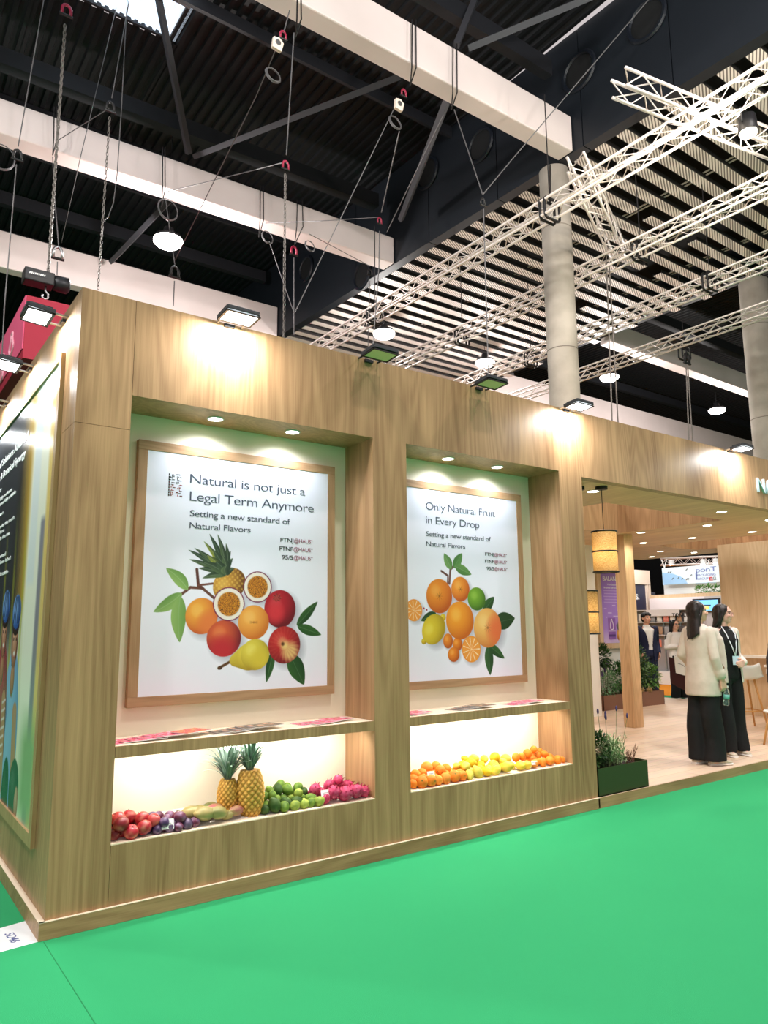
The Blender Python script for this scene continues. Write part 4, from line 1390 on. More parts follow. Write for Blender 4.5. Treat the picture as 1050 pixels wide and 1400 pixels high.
def rider(y, zface, shirt, shirt2, helmet):
    u, v = at_yz(y, zface)
    S.ball(u, v + .75, .30, .72, shirt, shirt2, shirt)                     # torso
    S.line([(u + .16, v + .45), (u + .24, v + .95), (u + .20, v + 1.25)], .07, (190, 136, 110))
    S.line([(u - .2, v + .45), (u - .3, v + .95)], .09, shirt2)
    S.ball(u, v + .24, .07, .12, (190, 130, 104), (140, 90, 70), (214, 160, 134))
    S.ball(u, v, .115, .165, (214, 158, 130), (150, 96, 76), (240, 196, 170))
    S.ball(u + .01, v + .075, .045, .022, (250, 244, 240), (180, 70, 70), (250, 250, 250))
    for s in (-.042, .05):
        S.ball(u + s, v - .025, .016, .012, (50, 36, 34), (40, 30, 30), (90, 70, 60))
    S.ball(u, v - .12, .125, .07, (70, 48, 42), (50, 34, 30), (90, 66, 56))
    S.ball(u, v - .21, .15, .12, helmet, (46, 84, 160), (150, 190, 246))
    for s in (-.08, -.03, .03, .08):
        S.line([(u + s * .6, v - .31), (u + s * 1.25, v - .14)], .010, (30, 40, 70))
    S.line([(u - .10, v - .08), (u - .06, v + .15)], .007, (40, 40, 44)); S.line([(u + .10, v - .08), (u + .06, v + .15)], .007, (40, 40, 44))
rider(1.30, 1.47, (150, 188, 232), (100, 140, 196), (130, 172, 236))
rider(1.74, 1.52, (176, 70, 86), (130, 40, 56), (130, 172, 236))
for k in range(7):
    u, v = at_yz(1.56, 1.05 - k * .06); S.line([(u - .06, v), (u + .06, v - .03)], .008, (240, 220, 226))
u, v = at_yz(1.0, .55); S.ball(u, v, .16, .2, (60, 70, 66), (30, 36, 34), (120, 140, 130)); S.ball(u + .1, v + .05, .06, .10, (196, 150, 130), (150, 100, 80), (220, 180, 160))
u, v = at_yz(1.3, .5); S.ball(u, v, .12, .22, (40, 52, 50), (24, 30, 30), (90, 110, 100))
S.build('printed_photo', (-.012, Y0 + SW, ZT), (0, -1, 0), (0, 0, -1), t, vcol_mat('glossy_print', .25, .5))
YD = (0, -1, 0)
def lineL(s, y, z, width, cap, nm='print_heading', align='RIGHT'):
    words(nm, s, (-.014, y, z), YD, ZU, INK_W, t, width=width, cap=cap, align=align, thin=.004)
q = P(38.6, 599, x=-.014); lineL('Nutritional Solutions Advanced', q.y, q.z, 1.75, .062)
q = P(34.5, 623, x=-.014); lineL('with Organic & Botanical Synergy', q.y, q.z, 1.80, .062)
for cx, cy, w_, tx in ((8, 515, .4, 'Immunity'), (75, 517, 1.5, 'Botanical extracts for daily wellness'), (100, 533, 1.6, 'Standardised plant actives fully soluble'), (20, 665, .5, 'Cognition'), (90, 697, 1.5, 'Plant based support under the touch'), (25, 777, .8, 'for memory and focus'), (60, 797, 1.1, 'Ready for use in the tea'), (35, 930, .6, 'Energy natural'), (65, 957, 1.2, 'Botanical and clean label'), (50, 1043, .9, 'Natural and stable')):
    q = P(cx / 4.6667, 560 + cy / 4.6667, x=-.014)
    lineL(tx, q.y, q.z, w_, .030, 'print_text')

# ------------------------------------------------------------------ stand number on the carpet
t = thing('floor_sticker', 'white floor sticker with the stand number beside the plinth corner', 'sticker', (-.16, .15, 0))
pts = [P(38.5, 1258, z=.0012), P(55.5, 1286.5, z=.0012), P(-12, 1305, z=.0012), P(-12, 1272.5, z=.0012)]
MB().prism([(p.x, p.y, .0002) for p in pts][::-1], (0, 0, .0012)).build('sheet', mat('sticker_white', (244, 248, 250), .4), t, world=True)
a, c = P(17, 1273, z=.002), P(22, 1290, z=.002)
xd = (c - a).normalized(); yd = Vector((-xd.y, xd.x, 0))
w0 = P(9.5, 1277.5, z=.002)
words('stand_number', '5D46', P(6, 1277, z=.0018), (P(16.5, 1290.5, z=.0018) - P(6, 1277, z=.0018)), yd, mat('number_ink', (84, 92, 150), .5), t, width=(P(14.5, 1289.5, z=.0018) - P(6, 1277, z=.0018)).length, cap=.045, thin=.004)

# ------------------------------------------------------------------ brochures on the shelves
def cover(kind):
    S = Print(.148, .21, .006, (230, 60, 110))
    U, V = S.U, S.V
    if kind == 'pink':
        n = np.sin(U * 90 + np.sin(V * 60) * 1.4) * np.sin(V * 70 + U * 30)
        S.blend(np.clip(n * 1.6, 0, 1) * .75, (246, 170, 196)); S.blend(np.clip(-n * 1.3 - .2, 0, 1), (188, 24, 70)); S.rect(.01, .012, .10, .04, (250, 240, 244))
    elif kind == 'orange':
        S.C[:] = (222, 70, 60); n = np.sin(U * 80) * np.sin(V * 64); S.blend(np.clip(n * 1.5, 0, 1) * .7, (246, 160, 90)); S.blend(np.clip(-n * 1.5 - .3, 0, 1), (190, 30, 80))
    else:
        S.C[:] = (60, 50, 50)
        for (u, v) in ((.04, .06), (.09, .05), (.06, .13), (.11, .14), (.03, .18)):
            S.ball(u, v, .026, .03, (222, 170, 138), (120, 80, 64), (240, 200, 170)); S.ball(u, v - .026, .026, .014, (40, 30, 30), (24, 20, 20), (70, 60, 56))
    return S
COVERS = {}
def brochure(kind, x, y, z, rz, tilt, label, group):
    t = thing('brochure', label, 'brochure', (x, y, z), group)
    if kind not in COVERS:
        MB().box(-.074, .074, -.105, .105, 0, .003).build('pages', PAPER, t)
        cover(kind).build('cover', (x - .074, y + .105, z + .0034), (1, 0, 0), (0, -1, 0), t, vcol_mat('glossy_cover', .2, .6))
        COVERS[kind] = [CH[t.name][0], CH[t.name][1]]
    else:
        for q in COVERS[kind]:
            c = q.copy(); COL.objects.link(c); c.parent = t; CH.setdefault(t.name, []).append(c)
    t.rotation_euler = (tilt[0], tilt[1], rz)
FANS = [('pink', .40, 6, .062, 'pink brochure, %s of the overlapping fan above the apples', 'pink brochures above the apples', N1),
        ('brown', 1.00, 6, .058, 'brown brochure printed with faces, %s of the fan in the middle of the left shelf', 'brown brochures of the left shelf', N1),
        ('pink', 1.64, 4, .075, 'pink brochure, %s of the small fan above the dragon fruit', 'pink brochures above the dragon fruit', N1),
        ('pink', 2.46, 3, .050, 'pink brochure, %s of the fan by the middle pillar on the citrus shelf', 'pink brochures of the citrus shelf', N2),
        ('brown', 2.99, 5, .055, 'brown brochure printed with faces, %s of the fan on the citrus shelf', 'brown brochures of the citrus shelf', N2),
        ('pink', 3.60, 4, .060, 'pink brochure, %s of the far fan on the citrus shelf', 'far pink brochures of the citrus shelf', N2)]
for kind, x0, n, st, lb, gp, _ in FANS:
    for i in range(n):
        brochure(kind, x0 + i * st, .15 + .018 * math.sin(i * 2.1 + x0), ST + .0005 + .0042 * i, math.radians(-76 + 10 * math.sin(i * 1.9 + x0 * 3)), (0, 0), lb % ORD[i], gp)
brochure('orange', .80, .14, ST + .0272, math.radians(-66), (0, 0), 'orange-red brochure lying on the end of the pink fan above the mangoes', 'orange brochure of the left shelf')

# ------------------------------------------------------------------ fruit
SILL = NB + 0.006
SKIN = vcol_mat('fruit_skin', .38, .5, .16)
SKIN_M = vcol_mat('fruit_skin_matte', .6, .3, .10)
def lin(c):
    return s2l(c)
def mixc(a, b_, k):
    k = max(0, min(1, k))
    return tuple(x * (1 - k) + y * k for x, y in zip(lin(a), lin(b_)))
def nz(u, s, o=0):
    return mnoise.noise(Vector((u[0] * s + o, u[1] * s - o, u[2] * s + 2 * o)))

def fruit_mesh(kind, variant=0):
    b = MB(); o = 3.7 * variant + 1
    if kind == 'apple':
        def fn(u):
            z = u[2]; r = math.hypot(u[0], u[1])
            return 1 - .30 * max(0, 1 - r / .42) ** 2 * (1 if z > 0 else .6) + .03 * math.cos(5 * math.atan2(u[1], u[0])) * max(0, -z)
        base = ((170, 20, 40), (120, 10, 26), (196, 70, 70))[variant]
        col = lambda u: mixc(base, (226, 150, 120), .02 + nz(u, 1.4, o) * 1.0 - .2 * abs(u[2]) + .08 * math.sin(14 * math.atan2(u[1], u[0])))
        b.ball((0, 0, 0), (1, 1, .93), 24, 16, fn=fn, col=col)
    elif kind == 'plum':
        base = ((52, 34, 66), (96, 30, 58), (66, 40, 84))[variant]
        fn = lambda u: 1 - .06 * max(0, 1 - abs(math.atan2(u[1], u[0])) * 4) * (1 - abs(u[2]))
        b.ball((0, 0, 0), (1, 1, 1.08), 20, 12, fn=fn, col=lambda u: mixc(base, (140, 116, 150), .25 + nz(u, 1.3, o)))
    elif kind == 'mango':
        tones = (((188, 166, 104), (146, 142, 84)), ((168, 84, 88), (178, 146, 100)), ((104, 112, 62), (150, 138, 84)))[variant]
        fn = lambda u: 1 + .10 * u[0] * (1 if u[2] > 0 else -.4) - .05 * max(0, u[0]) ** 3
        b.ball((0, 0, 0), (1.0, .66, .62), 24, 14, fn=fn, col=lambda u: mixc(tones[0], tones[1], .5 + .5 * u[0] + nz(u, 1.5, o) * .8))
    elif kind == 'lime':
        tones = (((112, 140, 48), (80, 112, 38)), ((66, 94, 36), (46, 74, 30)), ((156, 170, 72), (108, 136, 50)))[variant]
        fn = lambda u: 1 + .13 * max(0, abs(u[2]) - .86) / .14 + .008 * nz(u, 14, o)
        b.ball((0, 0, 0), (.95, .95, 1.08), 20, 14, fn=fn, col=lambda u: mixc(tones[0], tones[1], .45 + nz(u, 1.6, o) * 1.2))
    elif kind == 'lemon':
        tones = (((226, 194, 44), (232, 206, 90)), ((228, 186, 30), (214, 170, 30)), ((220, 200, 84), (196, 184, 70)))[variant]
        fn = lambda u: 1 + .22 * (max(0, abs(u[2]) - .80) / .20) ** 1.5 + .010 * nz(u, 12, o)
        b.ball((0, 0, 0), (.86, .86, 1.06), 20, 16, fn=fn, col=lambda u: mixc(tones[0], tones[1], .45 + nz(u, 1.5, o)))
    elif kind in ('orange', 'tangerine'):
        tones = (((238, 142, 44), (230, 120, 30)), ((240, 150, 58), (234, 130, 36)), ((232, 126, 32), (238, 144, 46)))[variant]
        sq = .95 if kind == 'orange' else .84
        fn = lambda u: 1 - .06 * max(0, abs(u[2]) - .93) / .07 + .008 * nz(u, 13, o)
        b.ball((0, 0, 0), (1, 1, sq), 22, 14, fn=fn, col=lambda u: mixc(tones[0], tones[1], .4 + nz(u, 1.5, o)) if abs(u[2]) < .985 else lin((110, 120, 50)))
    elif kind == 'dragon':
        b.ball((0, 0, 0), (.86, .86, 1.05), 22, 14, fn=lambda u: 1 + .03 * nz(u, 5, o), col=lambda u: mixc((178, 36, 84), (206, 92, 126), .4 + nz(u, 2.4, o) * 1.2))
    return b

FR = {}
def get(kind, variant):
    """first of a kind and tint: the thing that later ones copy"""
    return FR.get((kind, variant))

def fruit(kind, c, r, label, group, cat, rot, variant, name):
    k = (kind, variant)
    if k in FR:
        return dup(FR[k], c, rot, r, label, group)
    t = thing(name, label, cat, c, group)
    m = SKIN if kind in ('apple', 'plum', 'mango') else SKIN_M
    fruit_mesh(kind, variant).build('skin', m, t, smooth=True)
    if kind == 'apple':
        MB().tube([(0, 0, .62), (.03, 0, .85), (.10, .02, 1.02)], [.035, .03, .045], 6).build('stem', mat('stem_brown', (84, 58, 36), .8), t, smooth=True)
    if kind in ('orange', 'tangerine'):
        b = MB()
        for q in range(5):
            a = q * 2 * math.pi / 5
            b.add([(0, 0, .93 if kind == 'orange' else .84), (.10 * math.cos(a - .4), .10 * math.sin(a - .4), .95 if kind == 'orange' else .85), (.15 * math.cos(a), .15 * math.sin(a), .955 if kind == 'orange' else .85), (.10 * math.cos(a + .4), .10 * math.sin(a + .4), .95 if kind == 'orange' else .85)], [(0, 1, 2, 3)])
        b.ball((0, 0, .945 if kind == 'orange' else .84), (.07, .07, .04), 8, 5)
        b.build('stem_button', mat('stem_green', (84, 104, 44), .7), t)
    if kind in ('lime', 'lemon'):
        z = 1.15 if kind == 'lime' else 1.24
        MB().lathe([(.06, z - .03), (.085, z), (.05, z + .02)], n=8).build('stem_button', mat('stem_tan', (150, 130, 70), .7), t)
    if kind == 'mango':
        MB().tube([(.98, 0, .06), (1.10, 0, .10)], [.05, .04], 6).build('stem', _M.get('stem_brown') or mat('stem_brown', (84, 58, 36), .8), t)
    if kind == 'dragon':
        b = MB(); rr = random.Random(variant)
        n = 26
        for q in range(n):
            zz = -.85 + 1.8 * q / n; a = q * 2.399
            rad = .86 * math.sqrt(max(.05, 1 - (zz / 1.08) ** 2))
            p = Vector((rad * math.cos(a), rad * math.sin(a), zz)); o_ = Vector((math.cos(a), math.sin(a), 0)); s_ = Vector((-math.sin(a), math.cos(a), 0)); u_ = Vector((0, 0, 1))
            w = .20; L = .34 + .12 * (q / n)
            mid = p + o_ * .10 + u_ * L * .5; tip = p + o_ * (.26 + .1 * rr.random()) + u_ * L
            pk, gn = lin((190, 52, 96)), lin((170, 120, 90)) if q % 3 else lin((120, 110, 60))
            b.add([p - s_ * w * .6 - o_ * .03, p + s_ * w * .6 - o_ * .03, mid + s_ * w * .45, mid - s_ * w * .45, tip], [(0, 1, 2, 3), (3, 2, 4)], [pk, pk, pk, pk, gn])
        b.build('scale_fins', SKIN_M, t)
    t.rotation_euler = rot
    t.scale = (r, r, r)
    FR[k] = t
    return t

def c5(x, y): return 140 + x / 5.25, 960 + y / 5.25
def c6(x, y): return 320 + x / 5.25, 960 + y / 5.25
def c7(x, y): return 550 + x / 4.375, 940 + y / 4.375

rf = random.Random(21)
PEND = []
def heap(kind, name, cat, rows, conv, rad, noun, group, base_y=.055, tints=(0, 1, 2), upright=False, jit=.10):
    """rows from the front upwards: crop positions; each row lies a little farther back"""
    rn = ['front row', 'second row', 'third row', 'fourth row', 'top row']
    for k, row in enumerate(rows):
        row = sorted(row, key=lambda q: q[0])
        for i, q in enumerate(row):
            y = base_y + k * rad * 1.05 + (rad if k == 0 else rad * .95) - .02 + rf.uniform(-.004, .004)
            y = min(y, ND - rad * 1.05)
            p = P(*conv(q[0], q[1]), y=y)
            r = rad * (q[2] if len(q) > 2 else rf.uniform(.93, 1.05))
            p.z = max(p.z, SILL + r * .92)
            v = q[3] if len(q) > 3 else rf.choice(tints)
            if kind == 'mango':
                rot = (rf.uniform(-.3, .3), rf.uniform(-.15, .2), rf.uniform(-.5, .3) + (math.pi if i % 2 else 0))
            elif kind == 'dragon':
                rot = (math.radians(rf.uniform(40, 90)), rf.uniform(-.5, .5), rf.uniform(-.9, .9))
            elif upright:
                rot = (rf.uniform(-.5, .5), rf.uniform(-.5, .5), rf.uniform(0, 6.28))
            else:
                rot = (rf.uniform(0, 6.28), rf.uniform(0, 6.28), rf.uniform(0, 6.28))
            pos = ORD[i] + (' from its apple end' if conv is not c7 else ' from the middle pillar')
            PEND.append([kind, p, r, '%s in the %s of the %s, %s along it' % (noun, rn[min(k, 4)], group, ORD[i]), group, cat, rot, v, name, N2 if conv is c7 else N1])

heap('apple', 'apple', 'apple', [[(112, 975, 1.12, 1), (195, 955, 1.08, 0), (305, 943, 1.1, 0), (345, 945, .95, 2), (68, 985, .9, 1)], [(75, 945, 1, 0), (122, 900, 1.05, 2), (170, 922, 1.0, 0), (262, 912, 1.1, 0), (215, 905, .9, 1)], [(97, 878, 1, 0), (205, 866, 1.1, 0), (232, 892, .95, 1), (275, 872, .9, 2), (150, 880, .9, 1)]], c5, .0385, 'red apple', 'apple heap', upright=True)
heap('plum', 'plum', 'plum', [[(395, 945), (432, 937), (475, 935), (545, 925, 1.15), (600, 897, 1.1), (660, 905), (515, 925, .9)], [(380, 910), (450, 905), (505, 903, 1.0, 1), (540, 882, 1.1, 1), (345, 900, .95), (415, 915, .9), (575, 905, 1, 1)], [(345, 865, 1.1), (405, 887), (365, 885), (325, 900, .9), (470, 880, 1, 1)], [(410, 853, 1.1, 1), (475, 842, 1.1, 1), (440, 866, .9)]], c5, .029, 'dark purple plum', 'plum heap')
heap('mango', 'mango', 'mango', [[(720, 877, 1.05, 0), (830, 857, 1.0, 0), (940, 842, .80, 1), (905, 855, .7, 0)], [(650, 852, 1.02, 0), (790, 826, .98, 1), (700, 850, .9, 2)], [(655, 822, .9, 1), (660, 788, .85, 0), (765, 788, .95, 2)]], c5, .062, 'mango', 'mango heap', base_y=.03)
p = P(*c5(556, 836), y=.17)
PEND.append(['mango', p, .052, 'round green mango standing at the plum end of the mango heap', 'mango heap', 'mango', (0, 1.3, .4), 2, 'mango', N1])
heap('lime', 'lime', 'lime', [[(277, 797, 1.15, 1), (343, 799, .98, 0), (430, 783, .9, 2), (495, 767, .8, 2), (552, 757, .85, 0), (614, 735, .92, 2), (235, 790, .9, 1)], [(243, 738, .95, 0), (370, 747, 1.1, 1), (498, 735, .72, 2), (557, 705, 1.08, 0), (440, 717, 1.08, 1), (305, 755, .8, 0)], [(222, 687, .85, 0), (270, 680, .85, 0), (312, 706, 1.0, 0), (370, 693, .85, 0), (408, 690, .75, 2), (460, 672, .9, 2), (498, 682, .9, 0)], [(267, 636, .82, 0), (322, 632, 1.0, 1), (365, 646, 1.0, 0), (410, 646, .9, 0), (450, 626, .9, 0), (497, 646, .85, 1)], [(340, 597, .9, 0), (382, 610, .72, 0)]], c6, .0365, 'green lime', 'lime heap')
heap('dragon', 'dragon_fruit', 'dragon fruit', [[(700, 718, 1.02), (797, 690, 1.05), (880, 680, 1.0), (930, 665, .85), (650, 725, .75)], [(625, 690, .85), (715, 668, .9), (795, 648, .9), (850, 632, .85), (580, 668, .85), (905, 645, .75)], [(755, 605, 1.0), (690, 612, .85), (815, 604, .8), (640, 648, .8), (545, 658, .55), (735, 580, .75)]], c6, .049, 'pink dragon fruit', 'dragon fruit heap', tints=(0, 1), base_y=.05)
heap('orange', 'orange', 'orange', [[(64, 600, .8), (108, 587, 1.05), (163, 580, 1), (200, 570, .95), (243, 565, 1), (302, 556, 1.05), (355, 550, .92)], [(80, 553, 1), (135, 552, 1), (185, 537, 1), (228, 518, .95), (275, 535, 1), (335, 520, .95), (305, 525, .9)], [(110, 523, .9), (265, 498, .95), (312, 503, .9), (195, 515, .95), (95, 528, .9)], [(152, 486, 1.1), (201, 476, 1.0)]], c7, .043, 'round orange', 'orange heap')
heap('lemon', 'lemon', 'lemon', [[(390, 542, .95), (440, 536, 1.05), (492, 530, .95), (545, 521, .95), (620, 498, 1.12), (690, 486, 1), (738, 487, .9)], [(400, 516, 1), (460, 492, 1.1), (512, 487, .95), (560, 505, 1), (658, 490, .9), (375, 492, .95), (605, 480, .9)], [(320, 489, .75), (360, 472, .85), (415, 456, .95), (480, 468, .95), (557, 462, 1.15), (605, 458, .9), (640, 470, .8)], [(385, 435, .75), (437, 436, 1.0), (490, 429, .9), (552, 427, 1.1), (622, 434, 1), (590, 445, .8)]], c7, .0425, 'yellow lemon', 'lemon heap')
heap('tangerine', 'tangerine', 'tangerine', [[(785, 488, .95), (832, 477, .95), (880, 461, 1.05), (920, 456, .95), (960, 457, .7)], [(710, 456, .9), (747, 467, .85), (842, 462, .8), (835, 442, .85), (877, 447, .95), (795, 462, .8)], [(685, 426, .95), (715, 414, .85), (760, 434, .9), (792, 432, .85), (886, 421, .95), (750, 402, .95), (850, 407, .9)], [(785, 374, .85), (812, 404, .95), (780, 408, .75), (826, 388, .7)]], c7, .039, 'small tangerine', 'tangerine heap')

def settle():
    """let touching fruit lie side by side instead of inside one another"""
    n = len(PEND)
    pos = np.array([list(q[1]) for q in PEND]); home = pos.copy()
    rad = np.array([q[2] * (.66 if q[0] == 'mango' else .90) for q in PEND])
    lo = np.array([q[9][0] for q in PEND]); hi = np.array([q[9][1] for q in PEND])
    for it in range(90):
        d = pos[:, None, :] - pos[None, :, :]
        L = np.sqrt((d ** 2).sum(-1)) + np.eye(n)
        ov = np.clip(rad[:, None] + rad[None, :] - L, 0, None) * (1 - np.eye(n))
        pos += (d / L[..., None] * ov[..., None] * .30).sum(1) + (home - pos) * .06 * (it < 80)
        pos[:, 0] = np.clip(pos[:, 0], lo + rad + .004, hi - rad - .004)
        pos[:, 1] = np.clip(pos[:, 1], rad * .9 + .012, ND - rad - .004)
        pos[:, 2] = np.maximum(pos[:, 2], SILL + rad * .97)
    for q, p in zip(PEND, pos):
        fruit(q[0], Vector(p), *q[2:9])
settle()

# sloping white liners under the heaps
for (x0, x1), w, hh in ((N1, 'under the apples, mangoes and limes', .045), (N2, 'under the citrus heaps', .05)):
    o = MB().prism([(x0 + .02, .06, SILL), (x0 + .02, ND - .004, SILL), (x0 + .02, ND - .004, SILL + hh)], (x1 - x0 - .04, 0, 0)).build('display_liner', WHITE_WALL)
    tag(o, 'white sloping liner on the niche sill %s' % w, 'liner', 'heap liners')

# price cards
CARDI = mat('card_print', (150, 150, 156), .6)
for conv, q, y, sz, lb in ((c5, (463, 876), .035, (.078, .055), 'on the plums'), (c6, (655, 655), .06, (.06, .045), 'on the dragon fruit'), (c7, (172, 518), .05, (.062, .042), 'on the oranges'), (c7, (790, 450), .04, (.06, .03), 'on the tangerines')):
    p = P(*conv(*q), y=y)
    t = thing('price_card', 'small white card %s' % lb, 'card', p, 'cards on the fruit')
    t.rotation_euler = (-.35, 0, -.15)
    MB().box(-sz[0] / 2, sz[0] / 2, -.0008, .0008, -sz[1] / 2, sz[1] / 2).build('card', PAPER, t)
    b = MB()
    for k in range(2):
        b.box(-sz[0] * .32, sz[0] * .32, -.0014, -.0009, .002 - k * .010, .005 - k * .010)
    b.build('print_lines', CARDI, t)

# pineapples
def pineapple(c, r, h, crown_h, label, seed, spread=.13, lean=0.0):
    t = thing('pineapple', label, 'pineapple', c, 'pineapples')
    nu, nv = 84, 60
    rows = 13
    b = MB(); vs, fs, cs = [], [], []
    for j in range(nv + 1):
        f = j / nv
        rad = r * (math.sin(math.pi * (0.13 + .74 * f)) ** .5)
        for k in range(nu):
            a = 2 * math.pi * k / nu
            A = a / (2 * math.pi) * 13 + f * rows * .5; B = a / (2 * math.pi) * 13 - f * rows * .5
            u, v = (A % 1) - .5, (B % 1) - .5
            d = max(abs(u), abs(v)) * 2
            bump = (1 - d ** 2) * .11 * r
            eye = max(0, 1 - math.hypot(u, v) * 4.2)
            z = h * f
            vs.append(((rad + bump) * math.cos(a), (rad + bump) * math.sin(a), z))
            base = mixc((216, 166, 72), (170, 112, 44), d * d * .9 + .18 * nz((math.cos(a), math.sin(a), f * 3), 1.2, seed))
            e = lin((112, 76, 30))
            k2 = max(0, (d - .82) / .18) * .85
            cc = [x * (1 - k2) + y * k2 for x, y in zip(base, lin((84, 74, 30)))]
            cs.append([x * (1 - eye * .7) + y * eye * .7 for x, y in zip(cc, lin((236, 200, 130)))])
    for j in range(nv):
        fs += [(j * nu + k, j * nu + (k + 1) % nu, (j + 1) * nu + (k + 1) % nu, (j + 1) * nu + k) for k in range(nu)]
    fs += [tuple(range(nu - 1, -1, -1)), tuple(range(nv * nu, (nv + 1) * nu))]
    b.add(vs, fs, cs).build('body', SKIN_M, t, smooth=True)
    rr = random.Random(seed)
    n = 70
    for q in range(n):
        f = q / n
        a = q * 2.399963 + rr.uniform(-.2, .2)
        out = spread * (1 - f) ** .7 * rr.uniform(.75, 1.1) + .012
        L = crown_h * (.45 + .55 * f ** .8) * rr.uniform(.85, 1.05)
        w = .012 + .005 * rr.random()
        o_ = Vector((math.cos(a), math.sin(a), 0)); s_ = Vector((-math.sin(a), math.cos(a), 0))
        pv, pf, pc = [], [], []
        m = 6
        for i in range(m + 1):
            g = i / m
            pos = o_ * (.012 + out * g ** 1.7 + .015 * math.sin(g * 3)) + Vector((0, 0, h - .01 + L * (math.sin(g * 1.45) / math.sin(1.45)) * (1 - .22 * (1 - f) * g * g)))
            ww = w * (1 - g) ** .6 * (1 if i else .8)
            nrm = o_ * .003
            tone = mixc((104, 124, 112), (190, 202, 190), .25 + .7 * rr.random() * g)
            pv += [pos - s_ * ww, pos - nrm, pos + s_ * ww]; pc += [tone, mixc((66, 88, 76), (130, 150, 134), g), tone]
        for i in range(m):
            x = i * 3
            pf += [(x, x + 1, x + 4, x + 3), (x + 1, x + 2, x + 5, x + 4)]
        MB().add(pv, pf, pc).build('crown_leaf', SKIN_M, t, smooth=True)
    t.rotation_euler = (0, lean, seed)
    return t
p = P(*c5(895, 838), y=.17); pineapple(Vector((p.x, .17, SILL)), .062, .225, .29, 'smaller pineapple standing behind, next to the mangoes', 1, .17, -.04)
p = P(*c6(115, 850), y=.115); pineapple(Vector((p.x, .115, SILL)), .083, .27, .25, 'larger pineapple standing in front, next to the limes', 2, .15, .03)

# ------------------------------------------------------------------ planters
SOIL = mat('dark_soil', (46, 36, 28), .95, noise=(40, (26, 20, 16), .8))
LEAFM = vcol_mat('leaf', .55, .3)
def leaf_cloud(n, c, rad, size, tones, seed, droop=.3, aspect=.42, up=0.0):
    rr = random.Random(seed)
    b = MB()
    for _ in range(n):
        while True:
            q = Vector((rr.uniform(-1, 1), rr.uniform(-1, 1), rr.uniform(-.6, 1)))
            if .35 < q.length < 1:
                break
        p = Vector((c[0] + q.x * rad[0], c[1] + q.y * rad[1], c[2] + q.z * rad[2]))
        d = (q.normalized() + Vector((rr.uniform(-.6, .6), rr.uniform(-.6, .6), rr.uniform(-.4, .5) + up))).normalized()
        s = d.cross(Vector((rr.uniform(-.3, .3), rr.uniform(-.3, .3), 1))).normalized(); nrm = s.cross(d)
        L = size * rr.uniform(.6, 1.2); w = L * aspect
        ta = rr.choice(tones); k = rr.uniform(.8, 1.15)
        cc = tuple(x * k for x in lin(ta)); c2 = tuple(x * k * 1.15 for x in lin(ta))
        b.add([p, p + d * L * .45 + s * w * .5, p + d * L * .5 - nrm * L * .05, p + d * L * .45 - s * w * .5, p + d * L - nrm * L * droop * .4], [(0, 1, 2), (0, 2, 3), (1, 4, 2), (2, 4, 3)], [cc, cc, c2, cc, c2])
    return b
def sprigs(n, base, spread, h, seed, tone, leaf=.035, r=.0022):
    """upright stems with narrow leaves"""
    rr = random.Random(seed)
    st, lf, tips = MB(), MB(), []
    for _ in range(n):
        p0 = Vector((base[0] + rr.uniform(-1, 1) * spread[0], base[1] + rr.uniform(-1, 1) * spread[1], base[2]))
        hh = h * rr.uniform(.6, 1.1)
        lean = Vector((rr.uniform(-.35, .35), rr.uniform(-.35, .35), 1)).normalized()
        pts = [p0 + lean * hh * k / 4 + Vector((0, 0, -.02 * (k / 4) ** 2)) for k in range(5)]
        st.tube(pts, r, 4)
        for k in range(14):
            f = .12 + .8 * k / 14
            p = p0 + lean * hh * f
            a = k * 2.4 + rr.random(); d = Vector((math.cos(a), math.sin(a), .7)).normalized()
            s = d.cross(Vector((0, 0, 1))).normalized() * leaf * .10
            kk = rr.uniform(.8, 1.2); cc = tuple(x * kk for x in lin(tone))
            lf.add([p - s * .4, p + s * .4, p + d * leaf * .6 + s, p + d * leaf, p + d * leaf * .6 - s], [(0, 1, 2, 3, 4)], cc)
        tips.append(pts[-1])
    return st, lf, tips
STEMM = mat('plant_stem', (96, 112, 66), .7)
FLW = mat('lavender_flower', (74, 62, 110), .7)

# front planter, olive green metal
c0 = P(819, 1087, z=PL); c1 = P(891, 1076, z=PL)
fx0, fx1, fy0, fy1, fz = WE + .012, 5.16, 0.0, .34, PL + .235
t = thing('planter_box', 'dark olive metal planter box at the end of the closed wall', 'planter', ((fx0 + fx1) / 2, .17, PL), 'planter boxes')
OLIVE = mat('olive_metal', (58, 66, 34), .45, .2)
b = MB()
w = .006
b.box(fx0, fx1, fy0, fy0 + w, PL + .001, fz).box(fx0, fx1, fy1 - w, fy1, PL + .001, fz).box(fx0, fx0 + w, fy0, fy1, PL + .001, fz).box(fx1 - w, fx1, fy0, fy1, PL + .001, fz).box(fx0, fx1, fy0, fy1, PL + .001, PL + .01)
b.build('trough', OLIVE, t, world=True)
MB().box(fx0 + w, fx1 - w, fy0 + w, fy1 - w, PL + .012, fz - .035).build('soil', SOIL, t, world=True)
zs = fz - .036
t = thing('bushy_herb', 'dark green bushy herb in the olive planter against the wall end', 'plant', (4.63, .17, zs), 'planter plants')
leaf_cloud(900, (0, 0, .15), (.145, .13, .17), .042, [(36, 62, 30), (52, 84, 40), (30, 52, 28), (70, 104, 50)], 3, aspect=.5).build('foliage', LEAFM, t)
MB().tube([(0, 0, 0), (.01, 0, .12)], .012, 6).build('stem', STEMM, t)
t = thing('lavender_plant', 'grey-green lavender with purple flower heads in the olive planter', 'plant', (4.80, .15, zs), 'planter plants')
st, lf, tips = sprigs(46, (0, 0, 0), (.13, .10), .30, 5, (168, 186, 140), .05)
st.build('stems', STEMM, t); lf.build('foliage', LEAFM, t)
